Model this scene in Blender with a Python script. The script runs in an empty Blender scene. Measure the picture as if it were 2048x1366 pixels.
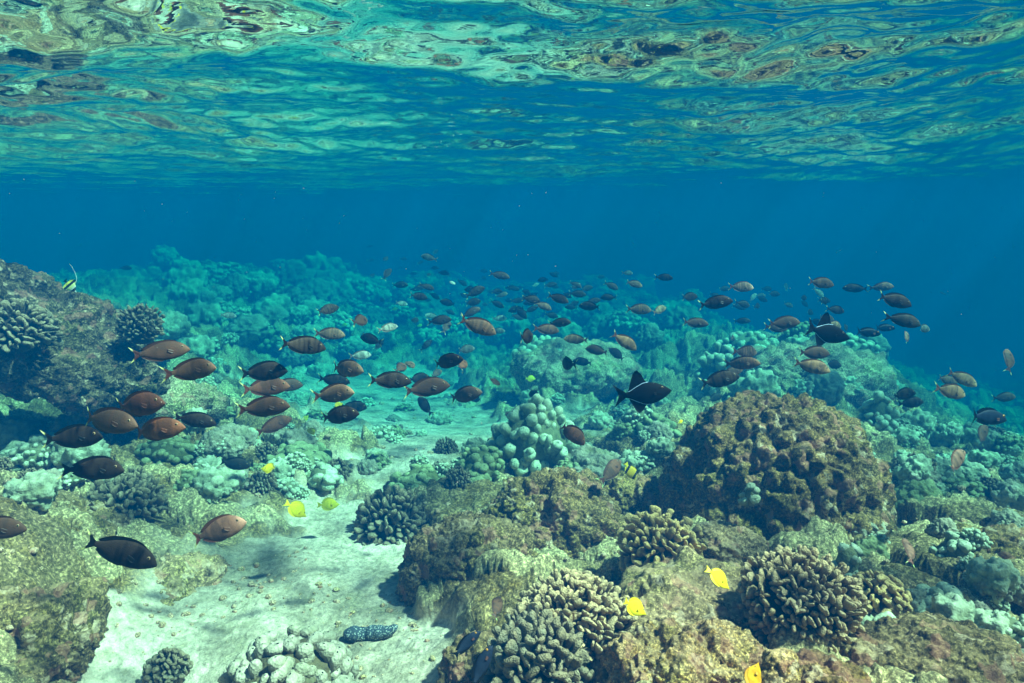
import bpy, math, random
import numpy as np
from mathutils import Vector, Matrix, Euler
R = math.radians
scene = bpy.context.scene
col = scene.collection
rng = np.random.default_rng(7)
random.seed(7)

# ---------------------------------------------------------------- camera
F = 1365.0                      # focal length in photo pixels (2048 wide)
PITCH = R(10.5)
cam_d = bpy.data.cameras.new("camera"); cam = bpy.data.objects.new("camera", cam_d); col.objects.link(cam)
cam_d.sensor_width = 36.0; cam_d.lens = 36.0 * F / 2048.0
cam_d.clip_start = 0.05; cam_d.clip_end = 400
cam.location = (0, 0, 0); cam.rotation_euler = (R(90) - PITCH, 0, 0)
scene.camera = cam
CF = np.array([0, math.cos(PITCH), -math.sin(PITCH)]); CU = np.array([0, math.sin(PITCH), math.cos(PITCH)]); CR = np.array([1.0, 0, 0])
def at(px, py, D):
    """world point that the camera sees at photo pixel px,py and depth D (metres)"""
    return D * (CF + (px - 1024) / F * CR - (py - 683) / F * CU)

# ---------------------------------------------------------------- world, sun, exposure
SUN_EL, SUN_AZ = R(57), R(106)     # azimuth clockwise from +Y: right and a little behind the camera
w = bpy.data.worlds.new("World"); scene.world = w; w.use_nodes = True
nt = w.node_tree; nt.nodes.clear()
sky = nt.nodes.new("ShaderNodeTexSky"); sky.sky_type = 'NISHITA'; sky.sun_disc = False
sky.sun_elevation = SUN_EL; sky.sun_rotation = SUN_AZ
bg = nt.nodes.new("ShaderNodeBackground"); bg.inputs[1].default_value = 0.05
wo = nt.nodes.new("ShaderNodeOutputWorld")
nt.links.new(sky.outputs[0], bg.inputs[0]); nt.links.new(bg.outputs[0], wo.inputs[0])
sd = bpy.data.lights.new("sun", 'SUN'); sd.energy = 5.0; sd.angle = R(2.6); sd.color = (1.0, 0.73, 0.62)
sun = bpy.data.objects.new("sun", sd); col.objects.link(sun)
sv = Vector((math.cos(SUN_EL) * math.sin(SUN_AZ), math.cos(SUN_EL) * math.cos(SUN_AZ), math.sin(SUN_EL)))
sun.rotation_euler = sv.to_track_quat('Z', 'Y').to_euler(); sun.location = (4, -4, 8)
scene.view_settings.view_transform = 'Standard'; scene.view_settings.look = 'None'
scene.view_settings.gamma = 1.0; scene.view_settings.exposure = 2.35
try: scene.view_settings.use_curve_mapping = False
except Exception: pass
scene.render.engine = 'CYCLES'
cy = scene.cycles
cy.use_denoising = True
try:
    cy.denoiser = 'OPENIMAGEDENOISE'; cy.denoising_input_passes = 'RGB_ALBEDO_NORMAL'; cy.denoising_prefilter = 'ACCURATE'
except Exception: pass
cy.max_bounces = 6; cy.diffuse_bounces = 2; cy.glossy_bounces = 3; cy.volume_bounces = 1
cy.transparent_max_bounces = 8; cy.transmission_bounces = 2
cy.caustics_reflective = False; cy.caustics_refractive = False
cy.sample_clamp_indirect = 4.0

# ---------------------------------------------------------------- noise in numpy
def _h(ix, iy, iz, s):
    h = (ix.astype(np.int64) * 374761393 + iy.astype(np.int64) * 668265263 + iz.astype(np.int64) * 2147483647 + s * 974634777) & 0xffffffff
    h = ((h ^ (h >> 13)) * 1274126177) & 0xffffffff
    h = ((h ^ (h >> 15)) * 2246822519) & 0xffffffff
    h = h ^ (h >> 16)
    return (h & 0xffffff) / float(0x1000000)
def vnoise(P, s=0):
    """value noise -1..1 of points P (n,3)"""
    i = np.floor(P); f = P - i; u = f * f * f * (f * (f * 6 - 15) + 10); i = i.astype(np.int64)
    r = 0
    for dx in (0, 1):
        wx = u[:, 0] if dx else 1 - u[:, 0]
        for dy in (0, 1):
            wy = u[:, 1] if dy else 1 - u[:, 1]
            for dz in (0, 1):
                wz = u[:, 2] if dz else 1 - u[:, 2]
                r = r + wx * wy * wz * _h(i[:, 0] + dx, i[:, 1] + dy, i[:, 2] + dz, s)
    return r * 2 - 1
def fbm(P, o=4, s=0, g=0.5):
    a, r, t = 1.0, 0, 0
    for k in range(o):
        r = r + a * vnoise(P * (2.03 ** k) + 17.3 * k, s + k); t += a; a *= g
    return r / t
def worley(P, s=0, flat=False):
    """F1 distance and the cell's random value"""
    i = np.floor(P).astype(np.int64); best = np.full(len(P), 9.0); cid = np.zeros(len(P))
    zs = (0,) if flat else (-1, 0, 1)
    for dx in (-1, 0, 1):
        for dy in (-1, 0, 1):
            for dz in zs:
                cx, cy_, cz = i[:, 0] + dx, i[:, 1] + dy, (i[:, 2] * 0 if flat else i[:, 2] + dz)
                qx = cx + 0.15 + 0.7 * _h(cx, cy_, cz, s + 11); qy = cy_ + 0.15 + 0.7 * _h(cx, cy_, cz, s + 23)
                d = (P[:, 0] - qx) ** 2 + (P[:, 1] - qy) ** 2
                if not flat: d = d + (P[:, 2] - cz - 0.15 - 0.7 * _h(cx, cy_, cz, s + 37)) ** 2
                m = d < best
                best = np.where(m, d, best); cid = np.where(m, _h(cx, cy_, cz, s + 51), cid)
    return np.sqrt(best), cid
def knobs(P, s=0, flat=False, r=0.72):
    """rounded bumps 0..1 with creases between them"""
    d, c = worley(P, s, flat)
    return np.sqrt(np.clip(1 - (d / r) ** 2, 0, 1)) * (0.30 + 0.70 * c), c

# ---------------------------------------------------------------- mesh helpers
def mesh_np(name, V, Q=None, T=None, smooth=True, attrs=None, mats=None, mi=None):
    me = bpy.data.meshes.new(name)
    V = np.asarray(V, dtype=np.float32); me.vertices.add(len(V)); me.vertices.foreach_set('co', V.ravel())
    nq = 0 if Q is None else len(Q); ntr = 0 if T is None else len(T)
    loops = []; starts = []
    if nq: loops.append(np.asarray(Q, dtype=np.int32).ravel()); starts.append(np.arange(nq, dtype=np.int32) * 4)
    if ntr: loops.append(np.asarray(T, dtype=np.int32).ravel()); starts.append(nq * 4 + np.arange(ntr, dtype=np.int32) * 3)
    L = np.concatenate(loops); S = np.concatenate(starts)
    me.loops.add(len(L)); me.loops.foreach_set('vertex_index', L)
    me.polygons.add(len(S)); me.polygons.foreach_set('loop_start', S)
    if smooth: me.polygons.foreach_set('use_smooth', np.ones(len(S), dtype=bool))
    if mi is not None: me.polygons.foreach_set('material_index', np.asarray(mi, dtype=np.int32))
    me.update(calc_edges=True)
    for k, a in (attrs or {}).items():
        at_ = me.attributes.new(k, 'FLOAT', 'POINT'); at_.data.foreach_set('value', np.asarray(a, dtype=np.float32))
    for m in (mats or []): me.materials.append(m)
    return me
def grid_quads(nu, nv, wrap=False):
    """quads of a grid stored row by row: index = u*nv + v; wrap closes v"""
    u = np.arange(nu - 1)[:, None]; v = np.arange(nv if wrap else nv - 1)[None, :]; v2 = (v + 1) % nv
    a = u * nv + v; b = u * nv + v2; c = (u + 1) * nv + v2; d = (u + 1) * nv + v
    return np.stack([a, b, c, d], -1).reshape(-1, 4)
def link(name, me, parent=None, loc=None):
    o = bpy.data.objects.new(name, me); col.objects.link(o)
    if parent is not None: o.parent = parent
    if loc is not None: o.location = [float(v) for v in loc]
    return o
def tag(o, label=None, cat=None, group=None, kind=None):
    if label: o['label'] = label
    if cat: o['category'] = cat
    if group: o['group'] = group
    if kind: o['kind'] = kind
    return o

# ---------------------------------------------------------------- materials
class NT:
    def __init__(s, name):
        s.m = bpy.data.materials.new(name); s.m.use_nodes = True; s.t = s.m.node_tree; s.t.nodes.clear()
        s.out = s.n("ShaderNodeOutputMaterial")
    def n(s, typ, **kw):
        nd = s.t.nodes.new(typ)
        for k, v in kw.items():
            if k.startswith('_'): setattr(nd, k[1:], v)
        return nd
    def l(s, a, b): s.t.links.new(a, b)
    def val(s, x, inp):
        if isinstance(x, bpy.types.NodeSocket): s.l(x, inp)
        elif isinstance(x, (tuple, list)) and len(x) == 3 and inp.type == 'RGBA': inp.default_value = (*x, 1)
        else: inp.default_value = x
    def noise(s, vec, scale, detail=3, rough=0.55, dist=0.0):
        nd = s.n("ShaderNodeTexNoise"); s.val(vec, nd.inputs['Vector']); nd.inputs['Scale'].default_value = scale
        nd.inputs['Detail'].default_value = detail; nd.inputs['Roughness'].default_value = rough; nd.inputs['Distortion'].default_value = dist
        return nd.outputs[0]
    def vor(s, vec, scale, feature='F1', out='Distance', rnd=1.0):
        nd = s.n("ShaderNodeTexVoronoi"); nd.feature = feature; s.val(vec, nd.inputs['Vector']); nd.inputs['Scale'].default_value = scale
        nd.inputs['Randomness'].default_value = rnd
        return nd.outputs[out]
    def ramp(s, fac, stops, interp='LINEAR'):
        nd = s.n("ShaderNodeValToRGB"); s.val(fac, nd.inputs[0]); r = nd.color_ramp; r.interpolation = interp
        while len(r.elements) > 1: r.elements.remove(r.elements[-1])
        for k, (p, c) in enumerate(stops):
            e = r.elements[0] if k == 0 else r.elements.new(p)
            e.position = p; e.color = (*c, 1) if isinstance(c, (tuple, list)) else (c, c, c, 1)
        return nd.outputs[0]
    def mix(s, fac, a, b, mode='MIX'):
        nd = s.n("ShaderNodeMix"); nd.data_type = 'RGBA'; nd.blend_type = mode
        s.val(fac, nd.inputs[0]); s.val(a, nd.inputs[6]); s.val(b, nd.inputs[7]); return nd.outputs[2]
    def math(s, op, a, b=0.0, c=None):
        nd = s.n("ShaderNodeMath"); nd.operation = op; s.val(a, nd.inputs[0]); s.val(b, nd.inputs[1])
        if c is not None: s.val(c, nd.inputs[2])
        return nd.outputs[0]
    def attr(s, name, typ='GEOMETRY'):
        nd = s.n("ShaderNodeAttribute"); nd.attribute_name = name; nd.attribute_type = typ; return nd
    def bump(s, h, dist, strength=1.0, prev=None):
        nd = s.n("ShaderNodeBump"); s.val(h, nd.inputs['Height']); nd.inputs['Distance'].default_value = dist; nd.inputs['Strength'].default_value = strength
        if prev is not None: s.l(prev, nd.inputs['Normal'])
        return nd.outputs[0]
    def bsdf(s, colr, rough=0.8, normal=None, spec=0.2):
        b = s.n("ShaderNodeBsdfPrincipled"); s.val(colr, b.inputs['Base Color']); s.val(rough, b.inputs['Roughness'])
        b.inputs['Specular IOR Level'].default_value = spec
        if normal is not None: s.l(normal, b.inputs['Normal'])
        s.l(b.outputs[0], s.out.inputs[0]); return b
def objcoord(N): return N.n("ShaderNodeTexCoord").outputs['Object']
def worldpos(N): return N.n("ShaderNodeNewGeometry").outputs['Position']

def rock_mat(name, ramp_stops, scale=1.0, turf=(0.30, 0.29, 0.20), turf_amt=0.5, bump=0.012, pits=True):
    """encrusted reef rock: mottled crust colours, pale turf lying on the upward faces, pits"""
    N = NT(name); p = worldpos(N)
    a = N.noise(p, 3.0 * scale, 6, 0.65, 0.4); c = N.ramp(a, ramp_stops)
    b = N.noise(p, 17 * scale, 5, 0.7, 0.6)
    c = N.mix(N.ramp(b, [(0.42, 0.0), (0.60, 1.0)]), c, N.mix(0.55, c, turf, 'MIX'))
    fine = N.noise(p, 60 * scale, 5, 0.75)
    c = N.mix(0.85, c, N.ramp(fine, [(0.33, 0.06), (0.50, 0.60), (0.64, 2.8)]), 'MULTIPLY')
    # crust patches (pink coralline, pale dead spots)
    v = N.vor(p, 14 * scale, out='Color'); hs = N.n("ShaderNodeSeparateColor"); N.l(v, hs.inputs[0])
    c = N.mix(N.ramp(N.noise(p, 1.7 * scale, 3, .6), [(0.5, 0.0), (0.62, 0.5)]), c, N.mix(1.0, c, (0.75, 1.0, 0.45), 'MULTIPLY'))
    c = N.mix(N.math('MULTIPLY', N.math('GREATER_THAN', hs.outputs[0], 0.86), N.ramp(b, [(0.45, 0.0), (0.6, 0.8)])), c, (0.62, 0.60, 0.52))
    c = N.mix(N.math('MULTIPLY', N.math('GREATER_THAN', hs.outputs[1], 0.86), 0.45), c, (0.46, 0.26, 0.24))
    g = N.n("ShaderNodeNewGeometry"); sp = N.n("ShaderNodeSeparateXYZ"); N.l(g.outputs['Normal'], sp.inputs[0])
    up = N.math('MULTIPLY', N.ramp(sp.outputs[2], [(0.55, 0.0), (0.95, 1.0)]), N.ramp(N.noise(p, 9 * scale, 4), [(0.4, 0.0), (0.6, turf_amt)]))
    c = N.mix(up, c, turf)
    c = N.mix(1.0, c, (1.42, 0.93, 0.72), 'MULTIPLY')
    h = N.math('ADD', N.math('MULTIPLY', b, 1.0), N.math('MULTIPLY', fine, 0.45))
    n1 = N.bump(h, bump * 2.2, 1.0)
    n2 = N.bump(N.vor(p, 38 * scale), bump * 0.8, 0.8, n1)
    N.bsdf(c, 0.85, n2, 0.15)
    return N.m
# ================================================================ seabed
# control points: photo pixel x,y, depth D along the view axis, how sandy (1) or reefy (0)
CP = [
 # near sand and slab
 (180,1366,3.00,.9),(450,1366,2.95,1),(700,1366,2.90,1),(880,1366,2.75,.8),(760,1280,3.25,1),(540,1200,3.55,1),(330,1250,3.3,1),
 (640,1110,4.1,1),(790,1160,3.75,1),(500,1140,3.9,.9),(560,1060,4.5,.9),(700,1040,4.7,.9),(380,1160,3.65,.55),(310,1100,3.85,.35),
 # left bottom rubble
 (20,1366,2.6,.0),(100,1250,2.9,.0),(200,1180,3.2,.1),(60,1120,3.2,.0),(0,1200,2.8,0),(150,1030,3.8,0),(20,980,4.0,0),(260,960,4.4,0),(380,980,4.6,.1),
 (60,890,5.5,0),(250,860,5.4,0),(420,900,5.4,.1),(480,960,5.0,.3),
 # left outcrop foot and far left
 (60,800,6.4,0),(180,790,6.4,0),(300,770,6.3,0),(440,800,6.6,.2),(0,600,9,0),(200,600,10.5,0),(430,720,8.0,0),
 # mid sand channel
 (600,880,6.2,.3),(700,900,6.0,.5),(760,960,5.4,.5),(850,900,6.0,.6),(700,820,7.6,1),(600,800,8.0,1),(860,830,7.6,1),(950,850,7.2,1),(1000,900,6.2,.6),
 (760,770,8.8,1),(600,740,9.0,.6),(880,770,9.2,.7),
 # mid / far reef left
 (500,640,10.5,0),(620,640,11.5,0),(420,545,14.5,0),(560,560,14.5,0),(720,620,13,0),(800,680,11.5,.1),(900,680,12,.2),(300,560,13,0),
 # far centre
 (900,600,16,.1),(1020,600,17,.1),(1150,570,18,0),(1250,590,17,0),(1100,660,13.5,.2),(1250,680,11.5,.1),(1020,720,10.5,.3),(1180,760,8.6,0),(1350,640,14,0),
 # centre right
 (1080,780,8.0,.1),(1200,860,6.4,.2),(1300,900,5.8,.2),(1100,950,5.5,0),(950,980,5.2,.1),(1320,820,7.2,.3),(1400,760,8.2,0),(1450,700,9.5,0),(1600,700,8.6,0),
 (1700,730,7.8,0),(1780,850,6.6,0),(1700,900,6.0,0),(1560,800,6.8,0),
 # right drop-off
 (1850,760,15,.1),(1950,740,19,.1),(2040,760,18,.1),(1900,850,9.6,0),(2040,870,9.5,0),(1880,930,7.0,0),(2040,960,6.2,0),(1950,1010,5.2,0),
 # right bottom
 (1850,1030,4.6,0),(2000,1090,3.7,0),(1900,1150,3.4,0),(1760,1110,3.8,0),(1700,1240,2.95,0),(1850,1290,2.65,.05),(2040,1300,2.6,0),(1700,1366,2.25,0),(1950,1366,2.35,0),
 # centre bottom
 (1450,1080,4.1,0),(1300,1180,3.3,.2),(1450,1180,3.15,.3),(1400,1260,2.75,.25),(1300,1330,2.45,.1),(1150,1366,2.45,0),(980,1366,2.6,.1),(1480,1330,2.4,.1),
 (1150,1130,3.8,0),(980,1200,3.4,0),(880,1240,3.35,.4),(850,1150,3.9,.2),(1250,1060,4.3,0),
]
def far_d(D): return D if D < 6 else 6 + (D - 6) * 2.6
CPW = np.array([at(x, y, far_d(D)) for x, y, D, s in CP]); CPS = np.array([c[3] for c in CP])
extra = [(-70, 1.2, 1.8, 0), (70, 1.2, 1.5, 0), (0, 1.0, 1.85, .4), (-30, 1.2, 1.8, .2), (30, 1.2, 1.6, 0), (-70, 4, 1.2, 0), (-60, 9, .9, 0), (70, 4, 2.2, 0), (60, 9, 3.6, 0),
         (-55, 36, 3.0, 0), (-30, 40, 3.5, 0), (-10, 44, 4.4, 0), (8, 46, 5.6, 0), (20, 44, 8.0, 0), (34, 42, 9.5, 0), (60, 30, 9, 0),
         (-55, 60, 4.5, 0), (-20, 60, 5, 0), (10, 60, 7.5, 0), (35, 60, 10.5, 0), (60, 60, 11, 0)]
EW = np.array([[r * math.sin(R(a)), r * math.cos(R(a)), -h] for a, r, h, s in extra]); ES = np.array([e[3] for e in extra])
CW = np.vstack([CPW, EW]); CS = np.concatenate([CPS, ES])
def _uv(X, Y):
    a = np.clip(np.degrees(np.arctan2(X, Y)), -75, 75) / 14.0
    r = np.log(np.clip(np.hypot(X, Y), 1.0, 60)) * 2.2
    return a, r
cu, cv = _uv(CW[:, 0], CW[:, 1])
def _tp(d2): return 0.5 * d2 * np.log(d2 + 1e-9)
_K = _tp((cu[:, None] - cu[None]) ** 2 + (cv[:, None] - cv[None]) ** 2) + np.eye(len(cu)) * 0.05
_P = np.stack([np.ones_like(cu), cu, cv], 1)
_A = np.block([[_K, _P], [_P.T, np.zeros((3, 3))]])
_SZ = np.linalg.solve(_A, np.concatenate([CW[:, 2], np.zeros(3)]))
_SS = np.linalg.solve(_A, np.concatenate([CS, np.zeros(3)]))
def base_ground(X, Y):
    u, v = _uv(X, Y); z = _SZ[-3] + _SZ[-2] * u + _SZ[-1] * v; s = _SS[-3] + _SS[-2] * u + _SS[-1] * v
    for k in range(len(cu)):
        q = _tp((u - cu[k]) ** 2 + (v - cv[k]) ** 2); z = z + _SZ[k] * q; s = s + _SS[k] * q
    return np.clip(z, -13, -0.35), np.clip(s, 0, 1)
def ground_full(X, Y):
    z, s = base_ground(X, Y)
    r = np.hypot(X, Y); P = np.stack([X, Y, z * 0], 1)
    wob = fbm(P * 1.3, 3, 5) * 0.45 + fbm(P * 5.1, 3, 15) * 0.28
    s = np.clip((s + wob - 0.40) / 0.26, 0, 1); s = s * s * (3 - 2 * s)
    reef = 1 - s
    wp = P + np.stack([fbm(P * 2 + 3, 2, 8), fbm(P * 2 + 9, 2, 9), 0 * z], 1) * 0.18
    k1, c1 = knobs(wp * 1.5, 3, True); k2, c2 = knobs(wp * 4.2, 4, True); k3, c3 = knobs(wp * 11.0, 6, True); k4, c4 = knobs(wp * 27.0, 7, True)
    far = np.clip((r - 4) / 7, 0, 1.3)
    amp = reef * (0.16 + 0.18 * far)
    h = amp * (k1 * (0.4 + c1) - 0.35) + reef * (0.085 + 0.07 * far) * (k2 * (0.4 + 0.9 * c2) - 0.3) + reef * (0.045 + .05 * far) * (k3 - 0.3) * (0.5 + c2) + reef * (0.014 + .022 * far) * k4
    h += reef * fbm(P * 9, 4, 21) * 0.035 + reef * fbm(P * 0.6, 3, 31) * 0.2 * far
    h += s * (fbm(P * 1.7, 3, 41) * 0.05 + fbm(P * 7, 4, 43) * 0.022 + fbm(P * 28, 3, 44) * 0.006)
    return z + h, s, c2
def zat(x, y): return float(ground_full(np.array([x]), np.array([y]))[0][0])

az = np.concatenate([np.arange(-180, -47, 3.0), np.arange(-47, 47.01, 0.115), np.arange(50, 180, 3.0)])
rr = 0.5 * np.exp(np.arange(0, math.log(60 / 0.5), 0.0062)); rr = np.concatenate([[0.02], rr, [60.0]])
RR, AZ = np.meshgrid(rr, np.radians(az), indexing='ij')
X = (RR * np.sin(AZ)).ravel(); Y = (RR * np.cos(AZ)).ravel()
Z, S, C2 = ground_full(X, Y)
P = np.stack([X, Y, Z], 1); reef = 1 - S
hz = reef * np.clip(np.hypot(X, Y) / 3, 0, 1)
P[:, 0] += hz * 0.05 * fbm(P * 6 + 50, 3, 61); P[:, 1] += hz * 0.05 * fbm(P * 6 + 90, 3, 62)
N = NT("seabed"); p = worldpos(N)
sa = N.attr("sand").outputs['Fac']; cc = N.attr("cell").outputs['Fac']
# reef side
a = N.noise(p, 2.2, 6, 0.65, 0.5); b = N.noise(p, 15, 5, 0.7, 0.6); fine = N.noise(p, 62, 5, 0.75)
rc = N.ramp(a, [(0.30, (0.05, 0.04, 0.02)), (0.45, (0.16, 0.12, 0.05)), (0.55, (0.17, 0.15, 0.08)), (0.70, (0.32, 0.28, 0.18))])
rc = N.mix(N.ramp(cc, [(0.55, 0.0), (0.66, 0.75)]), rc, (0.45, 0.45, 0.31))        # pale living coral heads
rc = N.mix(N.ramp(b, [(0.45, 0.0), (0.62, 0.6)]), rc, (0.40, 0.34, 0.23))
rc = N.mix(0.85, rc, N.ramp(fine, [(0.32, 0.08), (0.5, 0.65), (0.66, 2.6)]), 'MULTIPLY')
rc = N.mix(1.0, rc, (1.4, 1.0, 0.74), 'MULTIPLY')
# sand side
d = N.noise(p, 1.6, 8, 0.68, 0.5); e = N.noise(p, 26, 6, 0.8)
sc_ = N.ramp(d, [(0.32, (0.17, 0.125, 0.08)), (0.47, (0.58, 0.41, 0.30)), (0.64, (0.90, 0.65, 0.50))])
sc_ = N.mix(0.8, sc_, N.ramp(e, [(0.32, 0.30), (0.47, 0.85), (0.66, 1.5)]), 'MULTIPLY')
sc_ = N.mix(N.ramp(N.noise(p, 90, 4, 0.7), [(0.60, 0.0), (0.72, 0.6)]), sc_, (0.25, 0.24, 0.17))
sc_ = N.mix(N.ramp(N.noise(p, 5.5, 6, 0.7, 0.8), [(0.50, 0.0), (0.62, 0.55)]), sc_, N.mix(0.5, rc, (0.34, 0.30, 0.20)))
c = N.mix(sa, rc, sc_)
hgt = N.math('ADD', N.math('ADD', b, N.math('MULTIPLY', fine, 0.45)), N.math('MULTIPLY', e, 0.4))
n1 = N.bump(hgt, 0.022, 0.9); n2 = N.bump(N.vor(p, 34), 0.008, 0.7, n1)
N.bsdf(c, 0.9, n2, 0.1)
me = mesh_np("seabed", P, Q=grid_quads(len(rr), len(az), wrap=True)[:, ::-1], attrs={'sand': S, 'cell': C2}, mats=[N.m])
tag(link("seabed", me), kind='structure')

# ================================================================ water surface seen from below
WZ = 0.46
waz = np.concatenate([np.arange(-180, -50, 4.0), np.arange(-50, 50.01, 0.14), np.arange(54, 180, 4.0)])
wr = 0.25 * np.exp(np.arange(0, math.log(60 / 0.25), 0.0060)); wr = np.concatenate([[0.01], wr, [60.0]])
RR, AZ = np.meshgrid(wr, np.radians(waz), indexing='ij')
X = (RR * np.sin(AZ)).ravel(); Y = (RR * np.cos(AZ)).ravel(); rad = RR.ravel()
Zw = np.zeros_like(X); wrng = np.random.default_rng(21)
for k in range(84):
    lam = 3.2 * (0.075 / 3.2) ** (k / 83.0)
    th = wrng.normal(R(100), R(38)) if k < 44 else wrng.normal(R(75), R(60))
    sl = 0.038 * (1.0 if lam > 0.35 else (lam / 0.35) ** 0.15)
    kk = 2 * math.pi / lam; ph = wrng.uniform(0, 6.28)
    fade = np.clip(lam / (rad * 0.020), 0, 1)
    Zw += fade * sl / kk * np.sin(kk * (X * math.cos(th) + Y * math.sin(th)) + ph)
Pw = np.stack([X, Y, 0 * X], 1)
Zw *= (0.75 + 0.5 * fbm(Pw * 0.5, 2, 71)) * (1 - 0.88 * np.clip((rad - 4.5) / 8.5, 0, 1))
Zw += fbm(Pw * np.array([1.6, 2.6, 1]), 3, 75) * 0.016
N = NT("water_surface"); g = N.n("ShaderNodeNewGeometry")
dp = N.n("ShaderNodeVectorMath"); dp.operation = 'DOT_PRODUCT'; N.l(g.outputs['Incoming'], dp.inputs[0]); N.l(g.outputs['Normal'], dp.inputs[1])
cosv = N.math('ABSOLUTE', dp.outputs['Value'])
mr = N.n("ShaderNodeMapRange"); mr.interpolation_type = 'SMOOTHSTEP'; N.l(cosv, mr.inputs[0]); mr.inputs[1].default_value = 0.60; mr.inputs[2].default_value = 0.70
# soft bright nets of focused sunlight, painted into the sheet's transparent colour
pw = g.outputs['Position']
v1 = N.vor(N.mix(0.12, pw, N.n("ShaderNodeTexNoise").outputs[1], 'ADD'), 1.15, 'SMOOTH_F1')
v2 = N.noise(pw, 2.3, 3, 0.5, 1.2)
caus = N.math('ADD', N.math('MULTIPLY', v1, 0.75), N.math('MULTIPLY', v2, 0.9))
tc = N.ramp(caus, [(0.48, 0.14), (0.66, 0.70), (0.82, 1.0)], 'EASE')
ed = N.vor(N.mix(0.25, pw, N.n('ShaderNodeTexNoise').outputs[1], 'ADD'), 2.4, 'DISTANCE_TO_EDGE')
tc = N.mix(1.0, tc, N.ramp(ed, [(0.0, 1.0), (0.10, 0.86), (0.35, 0.62)], 'EASE'), 'MULTIPLY')
tr = N.n("ShaderNodeBsdfTransparent"); N.l(tc, tr.inputs[0])
gl = N.n("ShaderNodeBsdfGlossy"); gl.inputs['Color'].default_value = (0.97, 0.98, 0.98, 1); gl.inputs['Roughness'].default_value = 0.0
mpn = N.n("ShaderNodeMapping"); N.l(pw, mpn.inputs[0]); mpn.inputs['Scale'].default_value = (0.7, 1.4, 1)
N.l(N.bump(N.noise(mpn.outputs[0], 22, 2, 0.5, 0.2), 0.004, 0.15), gl.inputs['Normal'])
mx = N.n("ShaderNodeMixShader"); N.l(mr.outputs[0], mx.inputs[0]); N.l(gl.outputs[0], mx.inputs[1]); N.l(tr.outputs[0], mx.inputs[2]); N.l(mx.outputs[0], N.out.inputs[0])
me = mesh_np("water_surface", np.stack([X, Y, Zw + WZ], 1), Q=grid_quads(len(wr), len(waz), wrap=True)[:, ::-1], mats=[N.m])
tag(link("water_surface", me), kind='structure')

# ================================================================ the water itself: closed haze box
hb = bpy.data.meshes.new("haze"); s_ = 62.0
vv = [(x * s_, y * s_, z) for z in (-15.0, 0.9) for x, y in ((-1, -1), (1, -1), (1, 1), (-1, 1))]
hb.from_pydata(vv, [], [(0, 3, 2, 1), (4, 5, 6, 7), (0, 1, 5, 4), (1, 2, 6, 5), (2, 3, 7, 6), (3, 0, 4, 7)]); hb.update()
N = NT("sea_water"); pv = N.n("ShaderNodeVolumePrincipled")
pv.inputs['Color'].default_value = (0.0, 0.0335, 0.106, 1); pv.inputs['Absorption Color'].default_value = (0.010, 0.556, 0.53, 1)
pv.inputs['Density'].default_value = 0.28; pv.inputs['Anisotropy'].default_value = 0.0
N.l(pv.outputs[0], N.out.inputs['Volume'])
hb.materials.append(N.m)
tag(link("haze", hb), kind='stuff')

# ================================================================ rocks and corals
import bmesh
_sph = {}
def sphere(n):
    if n not in _sph:
        bm = bmesh.new(); bmesh.ops.create_icosphere(bm, subdivisions=n, radius=1.0)
        v = np.array([x.co[:] for x in bm.verts]); f = np.array([[q.index for q in t.verts] for t in bm.faces]); bm.free()
        _sph[n] = (v / np.linalg.norm(v, axis=1)[:, None], f)
    return _sph[n]
def hit(px, py, dmin=1.5, dmax=40):
    """depth at which the view ray of a photo pixel meets the seabed"""
    D = np.exp(np.linspace(math.log(dmin), math.log(dmax), 260)); p = np.array([at(px, py, d) for d in D])
    z = ground_full(p[:, 0], p[:, 1])[0]; m = np.where(p[:, 2] < z)[0]
    return float(D[m[0]]) if len(m) else dmax
def rotm(rx=0, ry=0, rz=0): return np.array(Euler((R(rx), R(ry), R(rz))).to_matrix())

BROWN = [(0.28, (0.05, 0.033, 0.012)), (0.44, (0.17, 0.115, 0.04)), (0.54, (0.27, 0.19, 0.07)), (0.64, (0.17, 0.14, 0.075)), (0.78, (0.40, 0.31, 0.17))]
M_brown = rock_mat("brown_reef_rock", BROWN, 1.3, (0.42, 0.34, 0.19), 0.55)
M_gold = rock_mat("golden_reef_rock", [(0.3, (0.09, 0.06, 0.02)), (0.5, (0.32, 0.23, 0.09)), (0.7, (0.56, 0.44, 0.25))], 1.6, (0.62, 0.54, 0.38), 0.6)
M_green = rock_mat("turf_covered_rock", [(0.3, (0.035, 0.028, 0.014)), (0.5, (0.125, 0.10, 0.05)), (0.7, (0.28, 0.235, 0.14))], 1.2, (0.38, 0.34, 0.22), 0.6)
M_dome = rock_mat("brown_dome_coral", [(0.28, (0.035, 0.024, 0.010)), (0.44, (0.11, 0.08, 0.03)), (0.54, (0.19, 0.14, 0.055)), (0.64, (0.11, 0.095, 0.05)), (0.78, (0.30, 0.24, 0.13))], 1.3, (0.32, 0.27, 0.15), 0.5)
M_pale = rock_mat("pale_crusted_rock", [(0.3, (0.12, 0.12, 0.09)), (0.5, (0.30, 0.31, 0.24)), (0.7, (0.55, 0.57, 0.48))], 1.2, (0.50, 0.50, 0.40), 0.7)
M_dark = rock_mat("shaded_outcrop_rock", [(0.3, (0.018, 0.017, 0.012)), (0.5, (0.055, 0.05, 0.035)), (0.7, (0.17, 0.16, 0.11))], 1.2, (0.30, 0.28, 0.20), 0.4, 0.02)  # the outcrop's shade is put into these darker rock colours
M_slab = rock_mat("smooth_slab_rock", [(0.3, (0.09, 0.075, 0.04)), (0.5, (0.24, 0.20, 0.12)), (0.7, (0.36, 0.31, 0.21))], 1.2, (0.45, 0.39, 0.28), 0.7, 0.008)
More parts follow.
